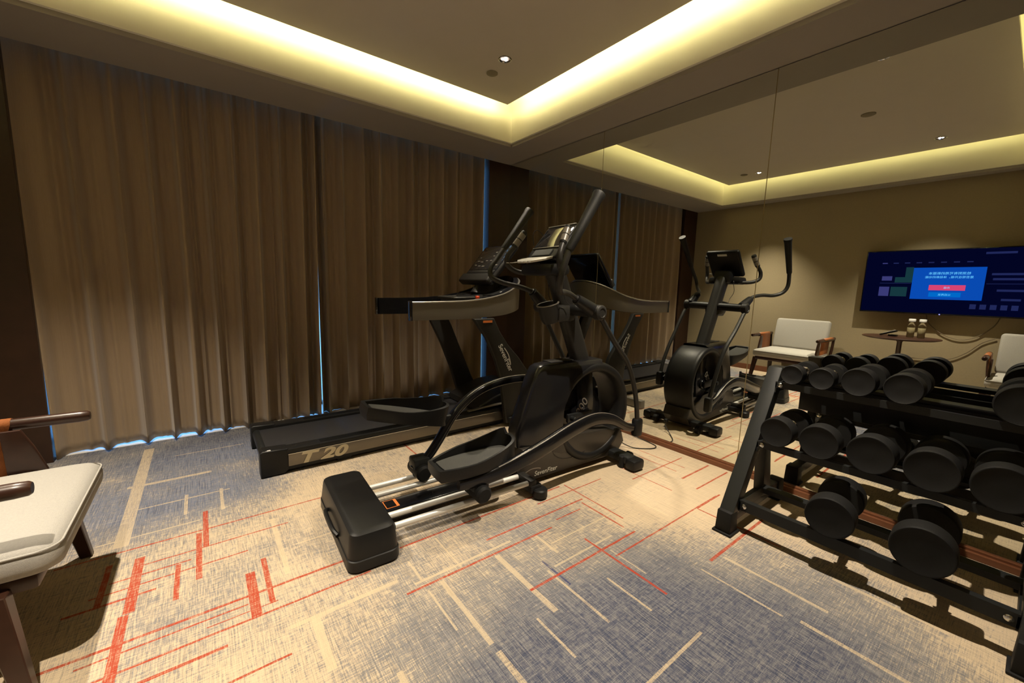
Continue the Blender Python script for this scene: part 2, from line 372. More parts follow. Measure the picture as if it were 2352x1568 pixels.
# ---- ceiling: soffit ring, tray, hanging panel
bm = new_bm()
box2(bm, (T0x, YB, H1), (.011, .0, H1+.34)); box2(bm, (-W, YB, H1), (T1x, .0, H1+.34))
box2(bm, (T1x, T0y, H1), (T0x, .0, H1+.34)); box2(bm, (T1x, YB, H1), (T0x, T1y, H1+.34))
struct('ceiling', bm, M_plaster)
bm = new_bm()      # small stepped moulding and the pale tray sides
e = .024
for lo, hi in (((T0x-e, T1y, H1+.028), (T0x+.0, T0y, HS)), ((T1x, T1y, H1+.028), (T1x+e, T0y, HS)), ((T1x+e, T0y-e, H1+.028), (T0x-e, T0y, HS)), ((T1x+e, T1y, H1+.028), (T0x-e, T1y+e, HS))):
    box2(bm, lo, hi)
struct('trim_3', bm, M_cove)
bm = new_bm(); box2(bm, (-W-.1, YB, HS), (.11, .55, HS+.08)); box2(bm, (-W, .0, 2.76), (.011, .45, 2.80)); struct('trim_4', bm, M_cove)
PX0, PX1, PY0, PY1 = -.52, -3.835, -.632, -3.57
bm = new_bm(); box2(bm, (PX1, PY1, HP), (PX0, PY0, HP+.022), .002); struct('trim_5', bm, M_ceil)
bm = new_bm()
for lo, hi in (((PX0-.030, PY1+.02, HP+.03), (PX0-.012, PY0-.02, HP+.048)), ((PX1+.012, PY1+.02, HP+.03), (PX1+.030, PY0-.02, HP+.048)),
               ((PX1+.03, PY0-.030, HP+.03), (PX0-.03, PY0-.012, HP+.048)), ((PX1+.03, PY1+.012, HP+.03), (PX0-.03, PY1+.030, HP+.048))):
    box2(bm, lo, hi)
led = obj('light_strip', bm, M_led); tag(led, 'warm yellow light strip hidden above the edge of the hanging ceiling panel', 'light strip')
# ---- window behind the curtains
bm = new_bm(); box2(bm, (-3.73, .10, .0005), (-.281, .50, .003)); struct('trim_6', bm, mat('white_bounce_slab', (.8, .8, .78), .5))  # pale slab added to bounce daylight up under the curtain hem
bm = new_bm()
for x in (-3.70, -2.85, -2.0, -1.15, -.31): box2(bm, (x-.03, .46, 0.0), (x+.03, .52, 2.72), .004)
for z in (0.012, 2.69): box2(bm, (-3.73, .46, z-.008), (-.281, .52, z+.02), .004)
wf = struct('window_1', bm, M_alu)
bm = new_bm(); box2(bm, (-3.70, .488, .03), (-.31, .492, 2.68)); g_ = obj('window_pane', bm, M_glass, wf, 0)

# ---- mirror panels
def mirror_panel(y0, y1, label):
    t = thing('mirror_panel', label, 'mirror', (0, (y0+y1)/2, .047), 0, 'frameless wall mirrors')
    cyy = (y0+y1)/2; h = 2.548
    bm = new_bm(); box(bm, (.004, 0, h/2), (.008, abs(y1-y0)-.005, h)); obj('mirror_glass', bm, M_mirror, t, 0)
    bm = new_bm(); box(bm, (.006, -abs(y1-y0)/2, h/2), (.008, .005, h)); obj('edge_strip', bm, M_edge, t, 0)
mirror_panel(-.001, -1.364, 'tall frameless mirror panel beside the dark wood column')
mirror_panel(-1.364, -2.711, 'tall frameless mirror panel behind the elliptical trainer')
mirror_panel(-2.711, -4.058, 'tall frameless mirror panel behind the dumbbell rack')

# ---- curtains
def curtain(name, x0, x1, ridges, label, yoff, seed, hem, top_shift=(0, 0)):
    rnd = random.Random(seed)
    nodes = [x0] + ridges + [x1]; segs = []
    X = []
    for i in range(len(nodes)-1):
        n = 26
        for k in range(n): X.append((nodes[i] + (nodes[i+1]-nodes[i])*k/n, i, k/n))
    X.append((x1, len(nodes)-2, 1.0))
    amp = [rnd.uniform(.88, 1.08) for _ in nodes]; asym = [rnd.uniform(-.12, .12) for _ in nodes]; b1 = [rnd.uniform(.05, .28) for _ in nodes]; ph = [rnd.uniform(.3, .7) for _ in nodes]
    zs = [hem + (2.72-hem)*(k/40)**1.0 for k in range(41)]
    bm = new_bm(); rows = []
    for z in zs:
        row = []
        for x, i, t in X:
            v = z/2.7
            tt = t + asym[i]*math.sin(PI*t)
            e_ = min(tt, 1-tt)                                  # distance from the nearest ridge, in folds
            rw = .12 + .03*v
            d = 1 - math.exp(-(e_/rw)**2)                       # rounded ridge, wide valley
            d -= b1[i]*math.exp(-((tt-ph[i])/.07)**2)           # a smaller fold inside the valley
            d += .04*math.sin(6*PI*t+i)*math.sin(PI*t)
            A = .118*amp[i]*(1-.10*v)
            edge = min(1, (x-x0)/.02, (x1-x)/.02)
            drift = .006*math.sin(i*1.7 + 2.2*v) * (1-v)
            y = yoff + .004 + A*d*max(0, edge)
            zz = z
            if z == zs[0]: zz = hem + hem*.9*math.sin(x*4.4+seed) + hem*.1*math.sin(x*19) + rnd.uniform(0, .001)
            fr_ = (x-x0)/(x1-x0); sh = top_shift[0]*(1-fr_)*v + top_shift[1]*fr_*v
            row.append(bm.verts.new((x + sh + drift*math.sin(PI*min(1, fr_)), y, zz)))
        rows.append(row)
    for a, b in zip(rows[:-1], rows[1:]):
        for k in range(len(a)-1): bm.faces.new((a[k], a[k+1], b[k+1], b[k]))
    o = obj(name, bm, M_curtain, None, 80)
    s = o.modifiers.new('thick', 'SOLIDIFY'); s.thickness = .0025; s.offset = 1
    tag(o, label, 'curtain', 'floor-length brown curtains'); return o
curtain('curtain', -3.722, -2.070, [-3.473, -3.261, -3.10, -2.954, -2.798, -2.633, -2.487, -2.333, -2.17], 'floor-length brown curtain on the window side of the wooden armchair', .030, 3, .010, (-.03, .032))
curtain('curtain', -2.043, -.312, [-1.98, -1.815, -1.62, -1.476, -1.304, -1.146, -.98, -.806, -.65, -.458], 'floor-length brown curtain behind the treadmill', .072, 5, .003, (0, .014))

# ---- downlights and ceiling discs
def downlight(x, y, label, soft=.016):
    t = thing('downlight', label, 'ceiling light', (x, y, HP), 0, 'recessed ceiling downlights')
    bm = new_bm(); lathe(bm, [(.046, .0), (.050, -.004), (.044, -.006), (.036, -.002), (.036, .001)], seg=32, caps=False); obj('trim_ring', bm, M_chrome, t)
    bm = new_bm(); lathe(bm, [(.036, -.002), (.033, .0), (.0, .0005)], seg=32, caps=False); obj('reflector', bm, M_glossblack, t)
    bm = new_bm()
    for k in range(3):
        a = 2*PI*k/3+.4; lathe(bm, [(.0, -.0065), (.007, -.005), (.009, -.001)], (.015*math.cos(a), .015*math.sin(a), 0), seg=14, caps=False)
    obj('lamp_chip', bm, M_lamp, t)
    L = bpy.data.lights.new('spot', 'SPOT'); L.energy = SPOT_W*(.5 if soft > .02 else 1); L.color = SPOT_COL; L.spot_size = math.radians(78); L.spot_blend = 1.0; L.shadow_soft_size = soft
    lo = bpy.data.objects.new('lamp_beam', L); COL.objects.link(lo); lo.parent = t; lo.location = (0, 0, -.035)
for x, y, lb in ((-.99, -1.23, 'small bright downlight in the ceiling above the treadmill console'), (-1.02, -2.97, 'small bright downlight in the ceiling above the dumbbell rack'),
                 (-3.43, -1.23, 'small bright downlight in the ceiling above the wooden armchair nearest the curtains'), (-3.40, -3.0, 'small bright downlight in the ceiling above the round side table')):
    downlight(x, y, lb, 0.075 if 'console' in lb else .016)
def disc(name, x, y, label, cat, r=.045):
    bm = new_bm(); lathe(bm, [(0, -.012), (r*.8, -.011), (r, -.006), (r, 0)], (0, 0, 0), seg=32, caps=False)
    o = obj(name, bm, M_sensor); o.location = (x, y, HP-.0005); tag(o, label, cat, 'round ceiling discs')
disc('smoke_detector', -.95, -1.005, 'small grey disc on the ceiling beside the treadmill downlight', 'ceiling sensor')
disc('smoke_detector', -3.39, -1.05, 'small grey disc on the ceiling beside the armchair downlight', 'ceiling sensor')
disc('smoke_detector', -2.13, -2.67, 'small grey disc alone near the middle of the ceiling', 'ceiling sensor', .055)

# ================================================================== ELLIPTICAL TRAINER
EO = Vector((-2.33, -1.89, 0)); EY = math.radians(-2.6)
EM = (Matrix.Translation(EO) @ Matrix.Rotation(EY, 4, 'Z')).inverted()
def E(x, y, z): return tuple(EM @ Vector((x, y, z)))
ell = thing('elliptical_trainer', 'black elliptical trainer with silver rear rails in front of the mirror', 'elliptical trainer', EO, EY)
# rear cover
bm = new_bm()
def rrect(hx, hy, r, n=5):
    pts = []
    for sx, sy, a0 in ((1, 1, 0), (-1, 1, 90), (-1, -1, 180), (1, -1, 270)):
        for k in range(n+1):
            a = math.radians(a0 + 90*k/n); pts.append((sx*(hx-r) + r*math.cos(a), sy*(hy-r) + r*math.sin(a)))
    return pts
def stack(bm, levels, cx=0, cy_=0):
    """levels: (z, hx, hy, r)"""
    rings = []
    for z, hx, hy, r, *off in levels:
        ox = off[0] if off else 0
        rings.append([bm.verts.new((cx+ox+x, cy_+y, z)) for x, y in rrect(hx, hy, r)])
    n = len(rings[0])
    for a, b in zip(rings[:-1], rings[1:]):
        for k in range(n): bm.faces.new((a[k], a[(k+1) % n], b[(k+1) % n], b[k]))
    bm.faces.new(rings[0][::-1]); bm.faces.new(rings[-1])
stack(bm, [(.004, .108, .338, .045), (.01, .114, .344, .045), (.055, .113, .343, .045), (.058, .108, .338, .043), (.062, .109, .339, .043), (.150, .100, .326, .042), (.162, .096, .322, .040), (.170, .084, .308, .032)])
rc = obj('rear_cover', bm, M_blackplastic, ell, 35)
bm = new_bm(); sweep(bm, smooth_pts([(-.113, .13, .075), (-.125, .09, .085), (-.128, 0, .088), (-.125, -.09, .085), (-.113, -.13, .075)], 5), .011, 8); obj('lift_handle', bm, M_blackplastic, rc)
# rails
for ly in (.215, .115, -.115, -.215):
    bm = new_bm(); cyl(bm, (.09, ly, .088), (.925, ly, .088), .0155, 20); obj('rail', bm, M_steel, ell)
    bm = new_bm(); cyl(bm, (.10, ly, .088), (.125, ly, .088), .021, 16); obj('rail_collar', bm, M_blackplastic, ell)
bm = new_bm(); box2(bm, (.09, -.075, .035), (1.0, .075, .070), .006); box2(bm, (.09, -.055, .070), (1.0, .055, .078), .003); bmm = obj('centre_beam', bm, M_glossblack, ell, 35)
bm = new_bm(); box2(bm, (.145, -.035, .0785), (.215, .045, .0795)); stk = obj('warning_sticker', bm, M_orange, ell, 0, label='orange bordered warning sticker')
bm = new_bm(); box2(bm, (.149, -.031, .0796), (.200, .041, .0801)); obj('sticker_print', bm, M_glossblack, stk, 0)
# middle foot
bm = new_bm(); box(bm, (.965, 0, .055), (.085, .50, .05), .012); cyl(bm, (.985, -.255, .004), (.985, -.255, .060), .045, 24, .008); cyl(bm, (.985, .255, .004), (.985, .255, .060), .045, 24, .008); obj('middle_foot', bm, M_blackplastic, ell, 35)
for sy in (-1, 1):
    bm = new_bm(); box(bm, (.945, sy*.165, .09), (.05, .16, .045), .01); obj('rail_bracket', bm, M_charcoal, ell, 35)
# lower housing
def EP(pts): return [(p[0]-EO.x+.004, p[1]) for p in pts]
bm = new_bm()
prism(bm, EP([(-1.40, .035), (-1.42, .16), (-1.38, .25), (-1.20, .26), (-.95, .27), (-.62, .25), (-.47, .20), (-.44, .12), (-.50, .05), (-.60, .035)]), -.118, .118, 'y', .012, 3)
hs = obj('lower_housing', bm, mat('housing_plastic', (.030, .026, .021), .32, spec=.55, bump=(600, .06)), ell, 35)
for sy in (-1, 1):
    bm = new_bm(); sweep(bm, smooth_pts([(*EP([(x, z)])[0], 0) for x, z in ((-1.155, .235), (-1.13, .17), (-1.06, .125), (-.95, .112), (-.85, .13))], 5) and [(p[0], sy*.1175, p[1]) for p in smooth_pts(EP([(-1.155, .235), (-1.13, .17), (-1.06, .125), (-.95, .112), (-.85, .13)]), 5)], .003, 6); obj('cover_groove', bm, M_glossblack, hs)
# drum
dc = (-.77-EO.x, .395)
bm = new_bm()
prof = [(.286, -.118), (.300, -.130), (.326, -.130), (.340, -.118), (.347, -.09), (.349, 0), (.347, .09), (.340, .118), (.326, .130), (.300, .130), (.286, .118), (.272, .07), (.272, -.07), (.286, -.118)]
lathe(bm, prof, (dc[0], 0, dc[1]), (0, 1, 0), 72, caps=False)
bmesh.ops.remove_doubles(bm, verts=bm.verts[:], dist=1e-5)
drum = obj('flywheel_drum', bm, M_blackplastic, ell, 45)
bm = new_bm(); lathe(bm, [(.0, -.03), (.17, -.028), (.185, -.02), (.185, .02), (.17, .028), (0, .03)], (dc[0]-.03, 0, dc[1]-.02), (0, 1, 0), 48, caps=False)
lathe(bm, [(.0, -.07), (.04, -.068), (.045, -.06), (.045, .06), (.04, .068), (0, .07)], (dc[0]-.03, 0, dc[1]-.02), (0, 1, 0), 24, caps=False)
fly = obj('flywheel', bm, M_glossblack, ell)
for sy, dx, dz in ((-1, -.16, .0), (1, .15, .12)):
    bm = new_bm(); a = Vector((dc[0]-.03, sy*.085, dc[1]-.02)); b = a + Vector((dx, 0, dz))
    box(bm, (a+b)/2, ((b-a).length+.07, .022, .06), .008, ry(-math.atan2(dz, dx))); cyl(bm, b-Vector((0, .05, 0)), b+Vector((0, .05, 0)), .018, 18)
    obj('crank_arm', bm, M_blackmetal, ell, 35)
# a dark web joins drum and mast inside the opening
bm = new_bm(); prism(bm, EP([(-.90, .70), (-.74, .73), (-.70, .40), (-.76, .14), (-.92, .14), (-.86, .42)]), -.045, .045, 'y', .01); obj('frame_web', bm, M_glossblack, ell, 35)
# tower shroud: narrow at the back, widening forward to the drum
bm = new_bm(); rings = []
for z, xr_, xf_, hw0, hw1, rr in ((.16, -1.33, -.98, .050, .118, .02), (.20, -1.365, -1.0, .060, .124, .03), (.26, -1.385, -1.04, .064, .128, .035), (.34, -1.395, -1.068, .066, .130, .035), (.47, -1.350, -1.062, .068, .130, .035),
        (.60, -1.302, -.995, .070, .130, .035), (.66, -1.278, -.93, .070, .128, .035), (.705, -1.258, -.80, .068, .126, .035), (.735, -1.240, -.72, .062, .118, .03), (.752, -1.215, -.70, .050, .100, .03), (.757, -1.18, -.70, .035, .080, .02)):
    oy = -.022; pts = []
    for sgn in (-1, 1):
        arcp = []
        for k in range(6):
            a = (PI/2)*k/5; arcp.append((xr_ + rr - rr*math.cos(a), sgn*(hw0 - rr + rr*math.sin(a)) + oy))
        mid_ = [(xr_ + (xf_-xr_)*t, sgn*(hw0 + (hw1-hw0)*math.sin(t*PI/2)) + oy*(1-t)) for t in (.3, .55, .8, 1.0)]
        side = arcp + mid_
        pts += side if sgn > 0 else side[::-1]
    rings.append([bm.verts.new((x-EO.x, y, z)) for x, y in pts])
n_ = len(rings[0])
for a, b in zip(rings[:-1], rings[1:]):
    for k in range(n_): bm.faces.new((a[k], a[(k+1) % n_], b[(k+1) % n_], b[k]))
bm.faces.new(rings[0][::-1]); bm.faces.new(rings[-1])
tw = obj('tower_shroud', bm, mat('satin_black_plastic', (.009, .009, .010), .24, spec=.6, bump=(600, .06)), ell, 45)
bm = new_bm(); box(bm, (EP([(-1.02, .77)])[0][0], 0, .758), (.20, .09, .008), .003); obj('top_plate', bm, M_charcoal, tw, 35)
# front foot with transport wheels and adjusters
bm = new_bm(); box(bm, (-.555-EO.x, 0, .058), (.095, .60, .055), .014); obj('front_foot', bm, M_blackmetal, ell, 35)
for sy in (-1, 1):
    bm = new_bm(); box(bm, (-.555-EO.x, sy*.315, .045), (.115, .085, .075), .02); obj('foot_cap', bm, M_blackplastic, ell, 35)
    bm = new_bm(); cyl(bm, (-.475-EO.x, sy*.20-.022, .040), (-.475-EO.x, sy*.20+.022, .040), .034, 24, .006); obj('transport_wheel', bm, M_rubber, ell)
    bm = new_bm(); cyl(bm, (-.60-EO.x, sy*.24, .0), (-.60-EO.x, sy*.24, .085), .020, 18, .004); obj('leveling_knob', bm, M_rubber, ell)
# mast
mast = [E(-.80, -1.97, .68), E(-.90, -1.97, .90), E(-.99, -1.97, 1.10), E(-1.07, -1.97, 1.28), E(-1.13, -1.97, 1.38)]
bm = new_bm(); sweep(bm, smooth_pts(mast, 4), [.062]*17, 20, flat=(.78, 1.0), upv=(1, 0, .5), power=3.2); obj('mast', bm, M_charcoal, ell, 50)
# crossbar and cup holder
bm = new_bm(); sweep(bm, [E(-.985, -1.70, 1.105), E(-.985, -2.26, 1.095)], .036, 24); obj('crossbar', bm, M_blackplastic, ell, 50)
bm = new_bm(); cup = E(-1.11, -1.955, 1.045); lathe(bm, [(.0, -.03), (.050, -.03), (.062, 0), (.070, .080), (.072, .090), (.066, .091), (.062, .080), (.052, .0), (0, -.01)], cup, (-.28, 0, 1), 36, caps=False)
box(bm, E(-1.03, -1.965, 1.075), (.15, .15, .11), .03); cupo = obj('cup_holder', bm, M_charcoal, ell, 40)
bm = new_bm(); lathe(bm, [(.064, .088), (.074, .089), (.074, .094), (.064, .094)], cup, (-.28, 0, 1), 32, caps=False); obj('cup_rim', bm, M_silver, cupo)
# moving arms
near = [E(-.988, -2.215, 1.10), E(-1.06, -2.215, 1.135), E(-1.15, -2.215, 1.175), E(-1.21, -2.225, 1.20), E(-1.30, -2.26, 1.215), E(-1.385, -2.32, 1.215), E(-1.445, -2.375, 1.245), E(-1.462, -2.405, 1.31), E(-1.43, -2.415, 1.42)]
far = [E(-.985, -1.735, 1.115), E(-1.03, -1.74, 1.165), E(-1.09, -1.745, 1.205), E(-1.17, -1.715, 1.235), E(-1.27, -1.645, 1.262), E(-1.33, -1.60, 1.30), E(-1.325, -1.585, 1.36), E(-1.275, -1.583, 1.42), E(-1.22, -1.582, 1.49)]
for P_, tip, sleeve_n, joint, link in (
        (near, E(-1.249, -2.434, 1.714), 3, (E(-.985, -2.225, 1.095), E(-.985, -2.275, 1.095)),
         [E(-.985, -2.255, 1.08), E(-.83, -2.255, .905), E(-.685, -2.253, .765), E(-.60, -2.25, .62), E(-.54, -2.245, .46), E(-.50, -2.235, .30)]),
        (far, E(-.999, -1.582, 1.771), 3, (E(-.985, -1.735, 1.108), E(-.985, -1.685, 1.108)),
         [E(-.985, -1.70, 1.09), E(-.90, -1.70, .98), E(-.80, -1.70, .83), E(-.70, -1.70, .68), E(-.62, -1.705, .53), E(-.585, -1.71, .42)])):
    bm = new_bm(); sweep(bm, smooth_pts(P_, 6), .0165, 14); arm = obj('moving_arm', bm, M_charcoal, ell, 60)
    bm = new_bm(); d0 = Vector(P_[-1]); d1 = Vector(tip); dd = (d1-d0)
    sweep(bm, [tuple(d0+dd*t) for t in (0, .03, .5, .9, .97, 1)], [.0185, .022, .0255, .030, .034, .033], 18); obj('hand_grip', bm, M_grip, arm, 50)
    bm = new_bm(); s0, s1 = Vector(P_[0]), Vector(P_[2]); sweep(bm, [tuple(s0), tuple(s0*.5+s1*.5), tuple(s1)], [.043, .038, .030], 18); cyl(bm, tuple(s1), tuple(s1+(s1-s0).normalized()*.012), .021, 16, .002); obj('arm_sleeve', bm, M_blackplastic, arm, 50)
    bm = new_bm(); lathe(bm, [(0, 0), (.040, 0), (.046, .006), (.046, .044), (.040, .050), (.028, .052), (.026, .048), (0, .048)], joint[0], Vector(joint[1])-Vector(joint[0]), 32, caps=False); obj('pivot_joint', bm, M_charcoal, ell, 40)
    bm = new_bm(); sweep(bm, smooth_pts(link, 6), .0165, 14); obj('link_rod', bm, M_charcoal, ell, 60)
    bm = new_bm(); q = Vector(link[-1]); box(bm, (q.x, q.y, q.z-.02), (.072, .060, .135), .022); obj('lower_joint', bm, M_blackplastic, ell, 40)
# pedal arms (curved), rollers, pedals
narm = [E(-1.90, -2.17, .225), E(-1.72, -2.175, .225), E(-1.555, -2.20, .265), E(-1.36, -2.215, .322), E(-1.16, -2.225, .385), E(-.96, -2.23, .418), E(-.78, -2.23, .385), E(-.62, -2.23, .305), E(-.50, -2.23, .275)]
farm = [E(-1.96, -1.745, .16), E(-1.87, -1.745, .215), E(-1.79, -1.745, .31), E(-1.69, -1.745, .45), E(-1.55, -1.745, .555), E(-1.38, -1.745, .605), E(-1.16, -1.745, .612), E(-.95, -1.745, .57), E(-.75, -1.74, .47), E(-.59, -1.735, .40)]
for P_, nm in ((narm, 'n'), (farm, 'f')):
    bm = new_bm(); pp = smooth_pts(P_, 6); nP = len(pp); sweep(bm, pp, [(.026 + .016*math.sin(PI*min(1, k_/(nP-1)*1.15))) if nm == 'n' else .031 for k_ in range(nP)], 16, flat=(.60, 1.12) if nm == 'n' else (.85, .80), upv=(0, 0, 1) if nm == 'n' else None, power=3.0); pa = obj('pedal_arm', bm, M_glossblack, ell, 60)
    bm = new_bm(); sweep(bm, [(x, y-.010, z+(.0285+.017*math.sin(PI*min(1, (k_+8)/(nP-1)*1.15)) if nm == 'n' else .026)) for k_, (x, y, z) in enumerate(pp[8:-4])], .0035, 6, flat=(1.6, .6)); obj('trim_line', bm, M_silver, pa)
for c, r, hl, nm in ((E(-1.765, -2.135, .150), .047, .085, 'n'), (E(-1.915, -1.735, .150), .047, .085, 'f')):
    bm = new_bm(); cyl(bm, (c[0], c[1]-hl, c[2]), (c[0], c[1]+hl, c[2]), r, 28, .012); ro = obj('roller', bm, M_rubber, ell, 40)
    bm = new_bm(); box(bm, (c[0]+.0, c[1], c[2]+.045), (.10, .10, .07), .015); obj('roller_bracket', bm, M_blackmetal, ro, 40)
def pedal(origin, pitch, nm):
    """deck outline rear (x=0) to front (x=.46); raised lip highest at the front and inside"""
    R = Matrix.Translation(Vector(origin)) @ Matrix.Rotation(pitch, 4, 'Y')
    out = smooth_pts([(.0, -.065), (.02, -.085), (.14, -.108), (.30, -.098), (.44, -.070), (.49, -.02), (.49, .05), (.44, .085), (.28, .098), (.14, .095), (.02, .075), (.0, .055)], 3, closed=True)
    bm = new_bm(); n = len(out)
    def lip(x, y): return .012 + .050*max(0, (x-.20)/.26)**1.5 + (.035 if y > .06 else 0)*max(0, min(1, x/.2))
    A = [bm.verts.new(R @ Vector((x*1.0+.01, y*.9, -.055))) for x, y in out]
    B = [bm.verts.new(R @ Vector((x, y, -.03))) for x, y in out]
    C_ = [bm.verts.new(R @ Vector((x, y, lip(x, y)))) for x, y in out]
    D = [bm.verts.new(R @ Vector((.02+x*.92, y*.88, lip(x, y)))) for x, y in out]
    F_ = [bm.verts.new(R @ Vector((.03+x*.88, y*.84, -.004))) for x, y in out]
    bm.faces.new(A[::-1]); bm.faces.new(F_)
    for a, b in ((A, B), (B, C_), (C_, D), (D, F_)):
        for k in range(n): bm.faces.new((a[k], a[(k+1) % n], b[(k+1) % n], b[k]))
    p = obj('pedal', bm, M_blackplastic, ell, 40)
    bm = new_bm(); A = [bm.verts.new(R @ Vector((.04+x*.85, y*.80, -.003))) for x, y in out]; B = [bm.verts.new(R @ Vector((.04+x*.85, y*.80, .002))) for x, y in out]
    bm.faces.new(A[::-1]); bm.faces.new(B)
    for k in range(n): bm.faces.new((A[k], A[(k+1) % n], B[(k+1) % n], B[k]))
    obj('tread_pad', bm, M_pedal, p, 40)
pedal(E(-2.0, -2.085, .312), math.radians(-1.0), 'n')
pedal(E(-2.235, -1.745, .590), math.radians(15), 'f')
bm = new_bm(); box(bm, E(-1.735, -1.745, .43), (.05, .04, .05), .01); obj('pedal_hinge', bm, M_blackmetal, ell, 35)
bm = new_bm(); box(bm, E(-1.72, -2.13, .235), (.24, .10, .05), .01); obj('pedal_bracket', bm, M_blackmetal, ell, 35)
# console
ct = math.radians(49.0)
cc = Vector(E(-1.125, -1.975, 1.505)); Rc = ry(-(ct)) # local x of the panel runs up the screen
bm = new_bm(); box(bm, cc, (.30, .300, .045), .02, Rc, 3); con = obj('console', bm, M_blackplastic, ell, 35)
nrm = Rc @ Vector((0, 0, 1)); nrm = nrm if nrm.x < 0 else -nrm; upc = Rc @ Vector((1, 0, 0))
bm = new_bm(); box(bm, cc + nrm*.023 + upc*.035, (.175, .255, .004), .0015, Rc); obj('display_screen', bm, M_screen, con, 35, label='glossy pale yellow reflecting screen')
bm = new_bm(); box(bm, cc + nrm*.0265 + upc*.132, (.006, .26, .008), .002, Rc); obj('screen_bezel', bm, M_silver, con, 35); bm = new_bm(); box(bm, cc + nrm*.0265 - upc*.058, (.006, .26, .008), .002, Rc); obj('screen_bezel', bm, M_silver, con, 35)
bm = new_bm(); box(bm, cc + nrm*.026 - upc*.100, (.050, .17, .010), .004, Rc); obj('speaker_grille', bm, mat('grey_grille', (.06, .065, .06), .5, bump=(900, 1.0)), con, 35)
bm = new_bm(); box(bm, E(-1.19, -1.975, 1.345), (.16, .30, .07), .025); box(bm, E(-1.12, -1.975, 1.38), (.12, .16, .12), .03); obj('console_base', bm, M_blackplastic, ell, 35)
bm = new_bm(); prism(bm, [(E(-1.275, -2.1, 0)[0]+dx, dy) for dx, dy in ((.055, -.155), (.0, -.14), (-.045, -.08), (-.055, 0), (-.045, .08), (0, .14), (.055, .155))], -.006, .006, 'z', .002); px_ = E(-1.275, 0, 0)[0]; bmesh.ops.transform(bm, matrix=Matrix.Translation((px_, 0, 1.372)) @ Matrix.Rotation(-.30, 4, 'Y') @ Matrix.Translation((-px_, 0, 0)), verts=bm.verts[:]); kp = obj('key_panel', bm, M_keys, ell, 35, label='silver panel of push keys')
bm = new_bm()
for k in range(9): lathe(bm, [(.0095, 0), (.009, .003), (0, .0035)], (E(-1.285, 0, 0)[0]+.012*math.cos(k), -.10+.025*k, 1.380), seg=12, caps=False)
obj('push_keys', bm, M_whiteplastic, kp, 40)
for sy, pts in ((-1, [E(-1.12, -2.06, 1.33), E(-1.23, -2.16, 1.33), E(-1.295, -2.215, 1.36), E(-1.305, -2.222, 1.42), E(-1.27, -2.205, 1.48)]), (1, [E(-1.12, -1.86, 1.33), E(-1.22, -1.765, 1.33), E(-1.285, -1.725, 1.37), E(-1.29, -1.72, 1.43), E(-1.25, -1.735, 1.49)])):
    bm = new_bm(); sweep(bm, smooth_pts(pts, 6), .0165, 14); hb = obj('pulse_handle', bm, M_charcoal, ell, 60)
    a = Vector(pts[-1]); b = Vector(E(-1.211, -2.182, 1.581) if sy < 0 else E(-1.185, -1.765, 1.590)); d = b-a
    bm = new_bm(); sweep(bm, [tuple(a), tuple(a+d*.06), tuple(a+d*.94), tuple(b)], [.018, .0215, .0215, .019], 16); g = obj('pulse_grip', bm, M_grip, hb, 50)
    bm = new_bm(); sweep(bm, [tuple(a+d*.12), tuple(a+d*.46)], .0222, 18); sweep(bm, [tuple(a+d*.52), tuple(a+d*.84)], .0222, 18); obj('pulse_sensor', bm, M_silver, g, 50)
for y0, sd in ((-2.07, 0), (-1.93, 1)):
    bm = new_bm(); sweep(bm, smooth_pts([E(-1.11, y0, 1.325), E(-1.12, y0-.01, 1.24), E(-1.09, y0+.01, 1.17), E(-1.05, y0, 1.13)], 6), .0025, 6); obj('sensor_wire', bm, M_cable, ell)
bm = new_bm(); sweep(bm, smooth_pts([E(-1.10, -1.85, 1.57), E(-1.14, -1.835, 1.60), E(-1.17, -1.83, 1.57), E(-1.16, -1.83, 1.50)], 6), .0025, 6); obj('console_wire', bm, M_cable, ell)
bm = new_bm(); box(bm, cc - nrm*.0235 + upc*.115, (.022, .085, .002), 0, Rc); obj('rating_label', bm, M_whiteplastic, con, 0, label='small white rating label on the back')
# lettering
def ET(name, body, size, wpos, m, parent=ell, shear=.2, rot=0, sx=1.):
    p = E(*wpos); return text(name, body, size, m, p, (PI/2, rot, 0), parent, shear, sx=sx)
ET('maker_lettering', 'SevenFiter', .044, (-1.29, -2.058, .060), M_keys)
for o in list(ell.children):
    if o.name.startswith('maker_lettering'): o.location.y = -.1192
bm = new_bm(); sweep(bm, smooth_pts([(E(-1.27, 0, 0)[0], -.1192, .098), (E(-1.22, 0, 0)[0], -.1192, .112), (E(-1.17, 0, 0)[0], -.1192, .108), (E(-1.145, 0, 0)[0], -.1192, .100)], 4), .003, 6, flat=(.3, 1)); obj('logo_swoosh', bm, M_silver, ell)
w8 = text('drum_lettering', '800', .085, M_silver, (dc[0]+.02, -.1305, dc[1]-.26), (PI/2, -.9, 0), ell, .1)
w8.location = (dc[0]-.10, -.075, dc[1]-.03)
# power lead on the floor
bm = new_bm(); sweep(bm, smooth_pts([(-.335, -1.955, .075), (-.32, -1.965, .045), (-.26, -2.05, .008), (-.15, -2.14, .006), (-.075, -2.13, .006), (-.045, -2.02, .006), (-.045, -1.90, .02), (-.045, -1.86, .10)], 6), .004, 8)
cab = obj('power_lead', bm, M_cable); tag(cab, 'thin black power lead looping over the carpet below the mirror', 'cable')
bm = new_bm(); box(bm, (-.352, -1.95, .088), (.045, .028, .028), .006); obj('power_plug', bm, M_blackplastic, cab, 35)

